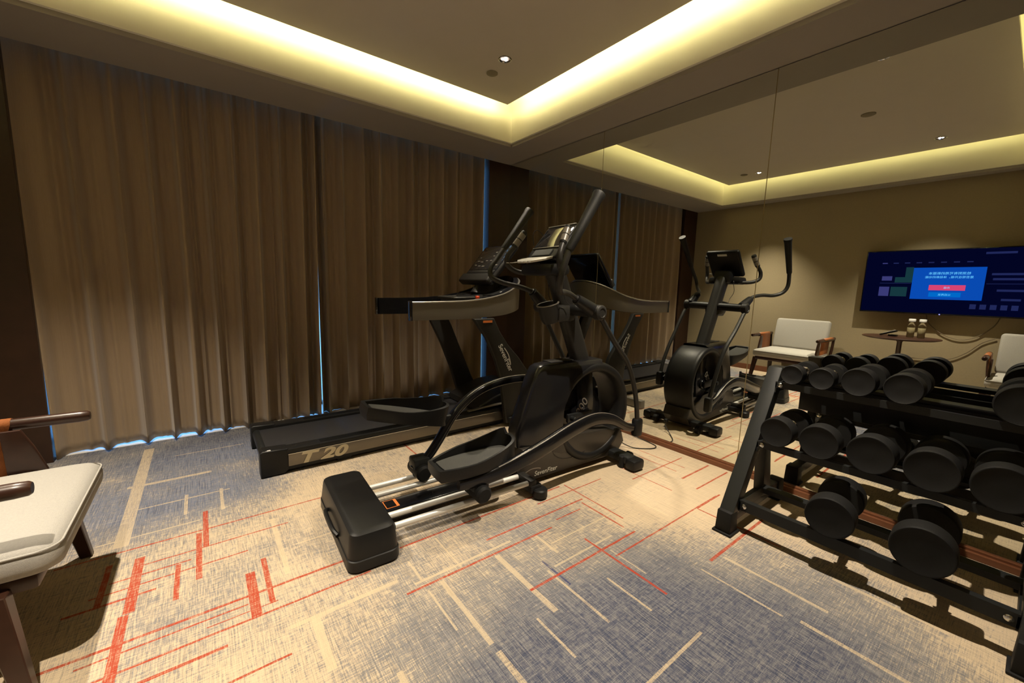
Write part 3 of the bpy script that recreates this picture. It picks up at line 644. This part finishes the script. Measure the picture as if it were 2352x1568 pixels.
# ================================================================== TREADMILL
TO = Vector((-1.65, -.70, 0)); tm = thing('treadmill', 'black and silver-grey treadmill parked along the curtains', 'treadmill', TO)
def T(x, y, z): return (x-TO.x, y-TO.y, z)
def TP(pts): return [(x-TO.x, z) for x, z in pts]
YN, YF = -1.03, -.37
yn, yf = YN-TO.y, YF-TO.y
bm = new_bm(); box2(bm, T(-2.56, YN+.05, .035), T(-.55, YF-.05, .125), .004); obj('deck_frame', bm, M_blackmetal, tm, 35)
bm = new_bm(); box2(bm, T(-2.63, YN+.10, .118), T(-.85, YF-.10, .142), .010, 3); obj('running_belt', bm, M_belt, tm, 35)
bm = new_bm(); cyl(bm, T(-2.618, YN+.07, .115), T(-2.618, YF-.07, .115), .030, 24); obj('rear_roller', bm, M_blackmetal, tm, 50)
for a, b, s in ((yn, yn+.10, -1), (yf-.10, yf, 1)):
    bm = new_bm(); prism(bm, TP([(-2.52, .128), (-2.52, .160), (-1.6, .158), (-.70, .158), (-.70, .128)]), a, b, 'y', .006); fr = obj('foot_rail', bm, M_blackplastic, tm, 35)
    bm = new_bm()
    for k in range(5): box2(bm, (-2.30-TO.x, a+.025+.012*k, .159), (-1.2-TO.x, a+.029+.012*k, .1615))
    obj('grip_ribs', bm, M_rubber, fr, 0)
    yo = yn-.001 if s < 0 else yf+.001
    bm = new_bm(); prism(bm, TP([(-2.50, .046), (-2.50, .130), (-.66, .130), (-.66, .046)]), min(yo, yo-s*.03), max(yo, yo-s*.03), 'y', .004); sp = obj('side_panel', bm, mat('side_panel_metal', (.19, .17, .14), .30, .7), tm, 35, label='silver-grey side panel')
    if s < 0:
        bm = new_bm(); box2(bm, T(-2.50, YN-.0035, .126), T(-.66, YN+.004, .1305), .001); obj('panel_edge', bm, M_bolt, sp, 0)
    bm = new_bm(); prism(bm, TP([(-2.655, .004), (-2.655, .165), (-2.64, .176), (-2.50, .168), (-2.495, .03), (-2.52, .004)]), min(yo, yo-s*.10), max(yo, yo-s*.10), 'y', .010, 3); obj('rear_end_cap', bm, M_blackplastic, tm, 35)
    bm = new_bm(); box2(bm, (-2.50-TO.x, min(yo-s*.02, yo-s*.06), .018), (-.62-TO.x, max(yo-s*.02, yo-s*.06), .045)); box2(bm, (-2.2-TO.x, min(yo-s*.02, yo-s*.05), 0), (-2.1-TO.x, max(yo-s*.02, yo-s*.05), .02), .004); box2(bm, (-.9-TO.x, min(yo-s*.02, yo-s*.05), 0), (-.8-TO.x, max(yo-s*.02, yo-s*.05), .02), .004)
    obj('under_rail', bm, M_blackmetal, tm, 0)
bm = new_bm(); box(bm, T(-2.61, YN+.012, .1735), (.03, .012, .002)); obj('warning_sticker', bm, M_whiteplastic, tm, 0, label='tiny white sticker')
bm = new_bm()
prism(bm, TP([(-1.02, .15), (-1.0, .19), (-.86, .25), (-.66, .30), (-.50, .31), (-.40, .26), (-.36, .12), (-.40, .035), (-.9, .035)]), yn+.045, yf-.045, 'y', .02, 3)
obj('motor_hood', bm, M_blackplastic, tm, 35)
bm = new_bm(); sweep(bm, smooth_pts([T(-1.12, YN+.05, .165), T(-.95, YN+.04, .178), T(-.75, YN+.03, .185), T(-.5, YN+.03, .165)], 5), .012, 8, flat=(1.6, .7)); obj('hood_trim', bm, M_silver, tm)
bm = new_bm(); box2(bm, T(-.78, YN-.10, .03), T(-.66, YF+.10, .085), .008); obj('base_crossbar', bm, M_blackmetal, tm, 35)
bm = new_bm(); box2(bm, T(-.76, YN-.42, .004), T(-.69, YN-.08, .085), .004); obj('base_outrigger', bm, M_silver, tm, 35)
# uprights
NU = [(-1.15, .97), (-.95, .97), (-.89, .86), (-.80, .74), (-.68, .62), (-.58, .50), (-.52, .36), (-.50, .20), (-.52, .03), (-.80, .03), (-.83, .22), (-.86, .42), (-.93, .62), (-1.02, .80)]
FU = [(-1.20, .97), (-1.0, .97), (-.93, .84), (-.86, .68), (-.78, .50), (-.70, .32), (-.62, .16), (-.58, .03), (-.84, .03), (-.86, .18), (-.94, .42), (-1.04, .66), (-1.13, .84)]
bm = new_bm(); prism(bm, TP(NU), yn-.075, yn-.025, 'y', .012, 3); un = obj('upright', bm, M_charcoal, tm, 35)
bm = new_bm(); prism(bm, TP(FU), yf+.025, yf+.075, 'y', .012, 3); obj('upright', bm, M_charcoal, tm, 35)
# handrail hoop: the silver band sweeps from one rear end round the front to the other
hoop = [(-1.665, -1.075, 1.040, .070), (-1.45, -1.077, 1.040, .072), (-1.2, -1.075, 1.044, .076), (-.98, -1.068, 1.062, .084), (-.80, -1.050, 1.090, .098), (-.66, -1.005, 1.130, .115), (-.56, -.93, 1.165, .128), (-.50, -.82, 1.190, .135), (-.48, -.70, 1.200, .138)]
hoop = hoop + [(x, -1.40-y, z, h) for x, y, z, h in hoop[-2::-1]]
hs_ = smooth_pts(hoop, 5)
def band(bm, off, thick, top, bot):
    rings = []
    for i, (x, y, z, h) in enumerate(hs_):
        p0 = hs_[max(i-1, 0)]; p1 = hs_[min(i+1, len(hs_)-1)]
        d = Vector((p1[0]-p0[0], p1[1]-p0[1], 0)).normalized(); nn = Vector((d.y, -d.x, 0))     # outward
        a = Vector((x, y, z)) - TO + nn*off; b = a - nn*thick
        rings.append([bm.verts.new(a+Vector((0, 0, -h*bot))), bm.verts.new(a+nn*.004), bm.verts.new(a+Vector((0, 0, h*top))), bm.verts.new(b+Vector((0, 0, h*top))), bm.verts.new(b), bm.verts.new(b+Vector((0, 0, -h*bot)))])
    for a, b in zip(rings[:-1], rings[1:]):
        for k in range(6): bm.faces.new((a[k], a[(k+1) % 6], b[(k+1) % 6], b[k]))
    bm.faces.new(rings[0][::-1]); bm.faces.new(rings[-1])
bm = new_bm(); band(bm, .0, .010, .80, .98); hr = obj('handrail', bm, M_silver, tm, 50, label='silver-grey outer band of the handrail')
bm = new_bm(); band(bm, -.011, .042, 1.0, 1.0); obj('handrail_core', bm, M_glossblack, tm, 50)
bm = new_bm(); sweep(bm, [(x-TO.x, y-TO.y, z+h*.90) for x, y, z, h in hs_], .0095, 8, flat=(1.0, .8)); obj('handrail_edge', bm, mat('edge_highlight', (.45, .43, .38), .25, .8), hr, 60)  # lighter metal puts the highlight of the band's edge into its colour
for yy in (-1.059, -.341):
    bm = new_bm(); box(bm, T(-1.674, yy, 1.040), (.018, .054, .144), .004, rzm(math.radians(-2.6))); obj('handrail_end', bm, mat('polished_black', (.01, .01, .012), .05, spec=.8, coat=1.0, coat_rough=.04), tm, 35)
# control deck between the rails
cd = [(-1.08, -1.03), (-.90, -1.02), (-.72, -.97), (-.60, -.86), (-.54, -.70), (-.60, -.54), (-.72, -.43), (-.90, -.38), (-1.08, -.37), (-1.0, -.50), (-.96, -.70), (-1.0, -.90)]
bm = new_bm(); n = len(cd)
lo = [bm.verts.new((x-TO.x, y-TO.y, 1.02 + (x+1.08)*.22)) for x, y in cd]; hi = [bm.verts.new((x-TO.x, y-TO.y, 1.105 + (x+1.08)*.26)) for x, y in cd]
bm.faces.new(lo[::-1]); bm.faces.new(hi)
for k in range(n): bm.faces.new((lo[k], lo[(k+1) % n], hi[(k+1) % n], hi[k]))
cdk = obj('control_deck', bm, M_blackplastic, tm, 35)
bm = new_bm(); cyl(bm, T(-1.02, -.945, 1.11), T(-1.02, -.945, 1.150), .018, 16); obj('safety_key', bm, M_red, cdk, 40, label='red safety key')
bm = new_bm(); box(bm, T(-.80, -.99, 1.188), (.03, .022, .003), 0, ry(-.25)); obj('paper_sticker', bm, M_whiteplastic, cdk, 0, label='small white sticker')
bm = new_bm(); lathe(bm, [(.042, .0), (.046, .004), (.046, .010), (.038, .010), (.036, .002)], T(-.90, -.92, 1.152), (0, 0, 1), 28, caps=False); obj('cup_ring', bm, M_charcoal, cdk, 40); bm = new_bm(); lathe(bm, [(.042, .0), (.046, .004), (.046, .010), (.038, .010), (.036, .002)], T(-.90, -.48, 1.152), (0, 0, 1), 28, caps=False); obj('cup_ring', bm, M_charcoal, cdk, 40)
bm = new_bm(); box(bm, T(-1.09, -.70, 1.10), (.05, .30, .03), .008); sweep(bm, smooth_pts([T(-1.0, -.86, 1.13), T(-1.16, -.85, 1.125), T(-1.19, -.80, 1.125), T(-1.19, -.60, 1.125), T(-1.16, -.55, 1.125), T(-1.0, -.54, 1.13)], 5), .014, 10); obj('front_grab_bar', bm, M_charcoal, tm, 40)
# display
ang = math.atan2(.30, .25); Rt = ry(-ang); dcn = Vector(T(-.675, -.63, 1.455)); nt_ = Rt @ Vector((0, 0, 1)); nt_ = nt_ if nt_.x < 0 else -nt_; ut = Rt @ Vector((1, 0, 0))
bm = new_bm(); box(bm, dcn-ut*.03, (.47, .52, .055), .022, Rt, 3); tcs = obj('console', bm, M_glossblack, tm, 35)
bm = new_bm(); box(bm, dcn+nt_*.028+ut*.035, (.29, .45, .003), .001, Rt); obj('display_screen', bm, M_screen, tcs, 35)
bm = new_bm(); box(bm, dcn+nt_*.030-ut*.140, (.034, .45, .010), .004, Rt); obj('key_strip', bm, M_charcoal, tcs, 35)
bm = new_bm(); box(bm, dcn+nt_*.020-ut*.222, (.10, .50, .075), .02, Rt, 3); obj('console_lip', bm, M_charcoal, tcs, 35)
rnd = random.Random(3)
for i in range(4):
    for j in range(6):
        if rnd.random() < .55:
            bm = new_bm(); box(bm, dcn+nt_*.0302+ut*(-.06+.055*i+rnd.uniform(-.01, .01))+Vector((0, -.18+.07*j, 0)), (.010, rnd.uniform(.02, .045), .001), 0, Rt); obj('display_print', bm, M_silver, tcs, 0)
bm = new_bm(); sweep(bm, [tuple(dcn - nt_*.02 - ut*.13), T(-.72, -.66, 1.25), T(-.76, -.68, 1.13)], [.075, .085, .11], 18, flat=(1.5, .7)); obj('console_neck', bm, M_blackplastic, tm, 40)
text('model_lettering', 'T 20', .098, M_cream, T(-2.445, YN-.0065, .056), (PI/2, math.radians(1.2), 0), tm, .28, bold=.0042, sx=1.60)
# maker name down the upright
def up_text(body, wx, wz, ang_, size):
    return text('maker_lettering', body, size, M_white, T(wx, YN-.0765, wz), (PI/2, ang_, 0), tm, 0, bold=.0006)
up_text('SevenFiter', -.908, .735, math.radians(62), .064)
bm = new_bm(); sweep(bm, smooth_pts([T(-.845, YN-.0765, .715), T(-.800, YN-.0765, .655), T(-.775, YN-.0765, .585), T(-.772, YN-.0765, .555)], 5), [.001]+[.004]*14+[.001], 6, flat=(.4, 1)); obj('logo_swoosh', bm, M_white, tm)
bm = new_bm(); box(bm, T(-1.02, YN-.078, .945), (.09, .003, .018)); obj('rating_label', bm, M_orange, tm, 0, label='small orange and cream label')

# ================================================================== DUMBBELL RACK
RK = Vector((-.45, -3.47, 0)); rack = thing('dumbbell_rack', 'black three-tier steel dumbbell rack standing before the mirror', 'dumbbell rack', RK)
def K(x, y, z): return (x-RK.x, y-RK.y, z)
YA, YZ = -3.0, -3.985
for yy in (YA, YZ):
    y0, y1 = yy-.035-RK.y, yy+.035-RK.y
    bm = new_bm(); prism(bm, [(x-RK.x, z) for x, z in ((-.80, .10), (-.72, .10), (-.275, .83), (-.355, .83))], y0, y1, 'y', .004); fr = obj('side_post', bm, M_blackmetal, rack, 35)
    bm = new_bm(); prism(bm, [(x-RK.x, z) for x, z in ((-.40, .10), (-.30, .10), (-.385, .46), (-.445, .46))], y0+.008, y1-.008, 'y', .003); obj('rear_brace', bm, M_blackmetal, rack, 35)
    bm = new_bm(); box2(bm, K(-.76, yy-.028, .055), K(-.16, yy+.028, .115), .004); obj('base_tube', bm, M_blackmetal, rack, 35)
    for xx in (-.775, -.155):
        bm = new_bm(); box(bm, K(xx, yy, .062), (.085, .078, .115), .005, taper=(.86, .9)); fc = obj('foot_cap', bm, M_rubber, rack, 35)
        bm = new_bm(); box(bm, K(xx, yy, .006), (.105, .095, .010), .003); obj('foot_flange', bm, M_rubber, fc, 35)
TIERS = [(.175, -.715, -.455), (.465, -.575, -.325), (.765, -.415, -.190)]
for zt, xf, xr in TIERS:
    rh = .052 if zt < .3 else .034
    for xx, s in ((xf, 1), (xr, -1)):
        bm = new_bm()
        prism(bm, [(xx-RK.x-.020*s, zt), (xx-RK.x-.020*s, zt-rh), (xx-RK.x-.015*s, zt-rh), (xx-RK.x-.015*s, zt-.006), (xx-RK.x+.024*s, zt-.012), (xx-RK.x+.024*s, zt-.006)], YZ+.036-RK.y, YA-.036-RK.y, 'y', 0)
        rl = obj('shelf_rail', bm, M_blackmetal, rack, 30)
        for yy in (YA-.060, YZ+.060):
            bm = new_bm(); lathe(bm, [(.013, 0), (.013, .004), (.009, .008), (0, .009)], K(xx-.020*s, yy, zt-rh/2), (-s, 0, 0), 16, caps=False); obj('bolt', bm, M_bolt, rl, 40)
    for yy in (YA, YZ):
        yi = yy-.036 if yy == YA else yy+.036
        bm = new_bm(); box2(bm, K(xf-.02, min(yi, yi+(.006 if yy == YZ else -.006)), zt-.060), K(xr+.02, max(yi, yi+(.006 if yy == YZ else -.006)), zt-.008)); obj('tier_bracket', bm, M_blackmetal, rack, 0)
bm = new_bm(); box2(bm, K(-.165, YZ+.04, .575), K(-.155, YA-.075, .712), .002); obj('back_plate', bm, M_blackmetal, rack, 35)
bm = new_bm(); box2(bm, K(-.185, YZ+.03, .69), K(-.15, YA-.03, .735), .003); obj('back_rail', bm, M_blackmetal, rack, 35)

# ================================================================== DUMBBELLS
def dumbbell(r, L, hl, loc, rz, label, group):
    """axis along x; r head radius, L total length, hl head length"""
    t = thing('dumbbell', label, 'dumbbell', loc, rz, group)
    for s in (-1, 1):
        bm = new_bm(); x0 = L/2-hl
        lathe(bm, [(0, x0), (r*.55, x0), (r*.94, x0+.002), (r*.99, x0+.009), (r, x0+.016), (r, L/2-.014), (r*.99, L/2-.007), (r*.965, L/2-.001), (r*.93, L/2), (r*.90, L/2-.0015), (r*.30, L/2-.002), (0, L/2-.002)], (0, 0, 0), (s, 0, 0), 48, caps=False)
        obj('head', bm, M_rubber, t, 50)
        bm = new_bm(); lathe(bm, [(.016, x0-.022), (.023, x0-.020), (.023, x0-.012), (.019, x0-.010), (.026, x0-.006), (.026, x0+.001)], (0, 0, 0), (s, 0, 0), 24, caps=False); obj('collar', bm, M_chrome, t, 40)
    bm = new_bm(); h = L/2-hl; lathe(bm, [(.014, -h), (.0145, -h*.6), (.0165, 0), (.0145, h*.6), (.014, h)], (0, 0, 0), (1, 0, 0), 20); obj('grip', bm, M_chrome, t, 50)
    return t
def place(tier, y, r, L, hl, label, dx=0., rz=0.):
    zt, xf, xr = TIERS[tier]
    xc = xf - .045 + L/2 + dx
    return dumbbell(r, L, hl, (xc, y, zt+r+.001), rz, label, ('dumbbells on the bottom tier', 'dumbbells on the middle tier', 'dumbbells on the top tier')[tier])
place(2, -3.113, .051, .265, .072, 'smallest black rubber dumbbell on the top tier, beside the near end post')
place(2, -3.238, .054, .270, .075, 'small black rubber dumbbell, second from the near end post on the top tier', rz=.02)
place(2, -3.384, .066, .275, .080, 'mid-size black rubber dumbbell, third from the near end post on the top tier', rz=-.02)
place(2, -3.537, .068, .280, .082, 'mid-size black rubber dumbbell on the top tier just before the empty gap')
place(2, -3.868, .078, .300, .090, 'large black rubber dumbbell alone at the far end of the top tier', dx=-.02)
place(1, -3.125, .074, .305, .088, 'black rubber dumbbell on the middle tier nearest the near end post')
place(1, -3.300, .080, .310, .090, 'black rubber dumbbell, second from the near end post on the middle tier', rz=.015)
place(1, -3.490, .084, .315, .092, 'black rubber dumbbell in the centre of the middle tier', rz=-.02)
place(1, -3.675, .084, .320, .094, 'black rubber dumbbell, second from the far end post on the middle tier')
place(1, -3.860, .086, .320, .094, 'black rubber dumbbell at the far end of the middle tier', rz=.01)
place(0, -3.395, .090, .345, .098, 'largest-headed black dumbbell on the bottom tier nearer the near end post', rz=.08)
place(0, -3.690, .096, .350, .100, 'large black rubber dumbbell on the bottom tier nearer the far end post', rz=.05)

# ================================================================== ARMCHAIRS
def armchair(yc, label):
    o = Vector((-3.62, yc, 0)); t = thing('armchair', label, 'armchair', o, 0, 'wooden armchairs by the television wall')
    # seat cushion, domed
    bm = new_bm(); hx, hy = .315, .362
    rings = []
    for z, ins in ((.352, .05), (.356, .02), (.368, .004), (.390, .0), (.412, .0), (.430, .006), (.443, .020), (.452, .045), (.458, .09), (.462, .15), (.464, .22)):
        rings.append([bm.verts.new((x+.040, y, z + (.004*math.cos(3*y) if z > .44 else 0))) for x, y in rrect(hx-ins, hy-ins, max(.055-ins*.3, .02), 6)])
    nn_ = len(rings[0])
    for a, b in zip(rings[:-1], rings[1:]):
        for k in range(nn_): bm.faces.new((a[k], a[(k+1) % nn_], b[(k+1) % nn_], b[k]))
    bm.faces.new(rings[0][::-1]); bm.faces.new(rings[-1])
    sc_ = obj('seat_cushion', bm, M_fabric, t, 60)
    bm = new_bm(); sweep(bm, [(x+.040, y, .431) for x, y in rrect(hx-.003, hy-.003, .05, 6)], .0035, 6, closed=True); obj('piping', bm, M_fabric, sc_, 60)
    # reclined back cushion
    bm = new_bm(); Rb = ry(math.radians(-14)); box(bm, (-.325, 0, .655), (.085, .66, .44), .035, Rb, 4); obj('back_cushion', bm, M_fabric, t, 60)
    bm = new_bm(); box2(bm, (-.30, -.335, .305), (.300, .335, .352), .012); obj('seat_frame', bm, M_chairwood, t, 35)
    for sy in (-1, 1):
        for sx in (-1, 1):
            bm = new_bm()
            if sx > 0: a, b = Vector((.215, sy*.355, .33)), Vector((.262, sy*.392, 0.0))
            else: a, b = Vector((-.24, sy*.325, .33)), Vector((-.36, sy*.372, 0.0))
            vs = []
            for p, h in ((b, .020), (a, .029)):
                for u, v in ((-1, -1), (1, -1), (1, 1), (-1, 1)): vs.append(bm.verts.new(p + Vector((u*h, v*h*.9, 0))))
            bm.faces.new(vs[:4][::-1]); bm.faces.new(vs[4:])
            for k in range(4): bm.faces.new((vs[k], vs[(k+1) % 4], vs[4+(k+1) % 4], vs[4+k]))
            bmesh.ops.bevel(bm, geom=bm.edges[:], offset=.003, segments=1, affect='EDGES')
            obj('leg', bm, M_chairwood, t, 35)
        # armrest rod with rounded ends and the arm supports
        bm = new_bm(); sweep(bm, [(.325, sy*.385, .640), (.318, sy*.385, .640), (.29, sy*.385, .640), (-.34, sy*.385, .640), (-.36, sy*.385, .640)], [.016, .021, .023, .023, .018], 18); ar = obj('armrest', bm, M_chairwood, t, 50)
        bm = new_bm(); sweep(bm, smooth_pts([(-.30, sy*.36, .32), (-.33, sy*.378, .48), (-.335, sy*.385, .635)], 4), .017, 10); obj('arm_post', bm, M_chairwood, t, 50)
        # leather sling from the rod down to the seat frame
        bm = new_bm(); prof = [(.385+.026, .640), (.385+.018, .660), (.385, .667), (.385-.018, .660), (.385-.026, .640), (.357, .56), (.352, .45), (.350, .33), (.354, .33), (.357, .45), (.364, .56), (.385-.018, .615), (.385, .612), (.385+.018, .615)]
        x0, x1 = -.24, .105
        A = [bm.verts.new((x1 if z > .6 else x1-.03+.06*(.6-z), sy*y, z)) for y, z in prof]; B = [bm.verts.new((x0, sy*y, z)) for y, z in prof]
        for k in range(len(prof)-1): bm.faces.new((A[k], A[k+1], B[k+1], B[k]))
        lo = obj('leather_sling', bm, M_leather, t, 40); sm = lo.modifiers.new('th', 'SOLIDIFY'); sm.thickness = .003
        bm = new_bm(); prism(bm, [(.09, .33), (.205, .33), (.195, .45), (.165, .55), (.135, .625), (.08, .625)], sy*.345-.010, sy*.345+.010, 'y', .005); obj('front_post', bm, M_chairwood, t, 35)
        bm = new_bm(); cyl(bm, (-.325, sy*.30, .33), (-.40, sy*.30, .82), .016, 14); obj('back_post', bm, M_chairwood, t, 50)
    return t
armchair(-1.805, 'dark wood armchair with grey cushions standing nearest the curtains')
armchair(-3.965, 'dark wood armchair with grey cushions farthest from the curtains, seen in the mirror')

# ================================================================== SIDE TABLE, BOTTLES, REMOTE
TBL = Vector((-3.70, -2.885, 0)); tb = thing('side_table', 'small round dark wood pedestal table below the television', 'side table', TBL)
bm = new_bm(); lathe(bm, [(0, .735), (.30, .735), (.345, .748), (.350, .754), (.346, .760), (0, .760)], seg=64, caps=False); obj('table_top', bm, M_chairwood, tb, 40)
bm = new_bm(); lathe(bm, [(.05, .734), (.024, .70), (.024, .05), (.045, .022)], seg=24); obj('pedestal', bm, M_chairwood, tb, 40)
bm = new_bm(); lathe(bm, [(0, .002), (.20, .002), (.205, .008), (.19, .018), (.05, .026), (0, .026)], seg=48, caps=False); obj('table_base', bm, M_chairwood, tb, 40)
def bottle(x, y, label):
    t = thing('water_bottle', label, 'bottle', (x, y, .761), 0, 'water bottles on the side table')
    bm = new_bm(); lathe(bm, [(0, 0), (.028, .0), (.033, .006), (.033, .135), (.030, .150), (.017, .175), (.014, .182), (.014, .190)], seg=28); obj('bottle_body', bm, M_waterglass, t, 50)
    bm = new_bm(); lathe(bm, [(.0335, .045), (.0338, .046), (.0338, .115), (.0335, .116)], seg=28, caps=False); obj('paper_label', bm, M_label, t, 50)
    bm = new_bm(); lathe(bm, [(.020, .186), (.031, .188), (.031, .214), (.029, .217), (0, .217)], seg=28); obj('bottle_cap', bm, M_whiteplastic, t, 40)
bottle(-3.755, -2.958, 'white-capped water bottle beside the remote control')
bottle(-3.745, -3.050, 'white-capped water bottle farther from the remote control')
rm = thing('remote_control', 'white-topped remote control propped on the round side table', 'remote control', (-3.70, -2.775, .761), math.radians(-78))
bm = new_bm(); box(bm, (0, 0, .038), (.165, .045, .018), .006, ry(-.36)); ro = obj('remote_body', bm, M_blackplastic, rm, 35)
bm = new_bm(); box(bm, (-.004, 0, .048), (.135, .036, .003), .001, ry(-.42)); obj('button_panel', bm, M_whiteplastic, ro, 35)
bm = new_bm(); box(bm, (.045, 0, .011), (.07, .07, .020), .003); sb = obj('set_top_box', bm, M_glossblack, None, 35); sb.location = (-3.70, -2.775, .761); sb.rotation_euler = (0, 0, math.radians(-78)); tag(sb, 'small black box under the raised end of the remote control', 'electronic box')

# ================================================================== TELEVISION
TVY0, TVY1, TVZ0, TVZ1 = -2.40, -3.775, 1.03, 1.802
tv = thing('television', 'large flat television on the beige wall showing a blue pop-up window', 'television', (-W, (TVY0+TVY1)/2, TVZ0))
tw_, th_ = abs(TVY1-TVY0), TVZ1-TVZ0
tv.location.x += .035
bm = new_bm(); box2(bm, (.012, -tw_/2, 0), (.048, tw_/2, th_), .004); obj('tv_body', bm, M_glossblack, tv, 35)
bm = new_bm(); box2(bm, (-.035, -.2, .2), (.014, .2, .5)); obj('wall_bracket', bm, M_blackmetal, tv, 0)
def tvp(name, u0, u1, v0, v1, d, m, parent=tv):
    """u from the curtain side (0) to the far side (1), v from bottom (0) to top (1)"""
    bm = new_bm(); y0 = tw_/2-u0*tw_; y1 = tw_/2-u1*tw_
    box2(bm, (.048, min(y0, y1), v0*th_), (.048+d, max(y0, y1), v1*th_)); return obj(name, bm, m, parent, 0)
E_nav = emis('screen_navy', (.0010, .0018, .021), 1.0); E_blue = emis('screen_blue', (.003, .075, .52), 1.1); E_pink = emis('screen_pink', (.85, .07, .22), 1.0)
E_btn = emis('screen_light_blue', (.0, .17, .75), 1.0); E_txt = emis('screen_cyan_text', (.12, .55, 1.0), 1.5); E_dim = emis('screen_dim_text', (.018, .025, .12), 1.0)
E_grn = emis('screen_green', (.01, .045, .06), 1.0); E_lil = emis('screen_lilac', (.05, .05, .22), 1.0); E_led = emis('standby_light', (.2, .2, 1.0), 4)
scr = tvp('tv_screen', .008, .992, .022, .985, .0012, E_nav)
tvp('popup_window', .335, .76, .235, .72, .0020, E_blue, scr)
tvp('popup_button', .445, .66, .375, .455, .0026, E_pink, scr); tvp('popup_button', .45, .64, .275, .345, .0026, E_btn, scr)
tvp('thumbnail', .285, .335, .49, .73, .0018, E_grn, scr); tvp('thumbnail', .13, .20, .52, .59, .0018, E_lil, scr); tvp('thumbnail', .22, .325, .49, .575, .0018, E_grn, scr); tvp('thumbnail', .12, .19, .27, .42, .0018, E_lil, scr); tvp('thumbnail', .20, .31, .27, .42, .0018, E_grn, scr)
tvp('divider', .12, .33, .475, .482, .0018, E_dim, scr); tvp('divider', .77, .97, .475, .482, .0018, E_dim, scr)
for k in range(8): tvp('menu_item', .12+.075*k, .155+.075*k, .79, .806, .0018, E_lil if k == 0 else E_dim, scr)
for u0, u1, v in ((.79, .95, .60), (.80, .98, .53), (.83, .97, .37), (.86, .96, .24), (.74, .90, .90)): tvp('text_row', u0, u1, v, v+.03, .0018, E_dim, scr)
for k in range(5): tvp('thumbnail', .70+.055*k, .735+.055*k, .11, .18, .0018, E_dim, scr)
def tvt(body, size, u, v, m):
    text('screen_lettering', body, size, m, (.0512, tw_/2-u*tw_, v*th_), (PI/2, 0, PI/2), scr, 0, extrude=.0002, align='CENTER')
tvt('检测到有可用的新版本', .034, .555, .615, E_txt); tvt('是否现在升级，体验新的功能', .030, .555, .560, E_txt); tvt('升级', .026, .553, .402, E_txt); tvt('以后再说', .026, .545, .297, E_txt)
bm = new_bm(); lathe(bm, [(.006, 0), (.004, .003), (0, .003)], (.048, -.05, .006), (1, 0, 0), 12, caps=False); obj('standby_light', bm, E_led, tv)
def wall_cable(pts, label):
    bm = new_bm(); sweep(bm, smooth_pts([(-W+.012, y, z) for y, z in pts], 6), .004, 8); tag(obj('wall_cable', bm, mat('beige_cable', (.16, .12, .07), .5)), label, 'cable', 'cables below the television')
wall_cable([(-3.02, 1.03), (-3.05, .93), (-3.17, .81), (-3.31, .755), (-3.44, .79), (-3.56, .92), (-3.60, 1.03)], 'cable hanging in a loop below the television')
wall_cable([(-3.60, .80), (-3.50, .735), (-3.40, .61), (-3.27, .515), (-3.10, .49), (-2.95, .48)], 'cable sagging down the wall behind the round table')
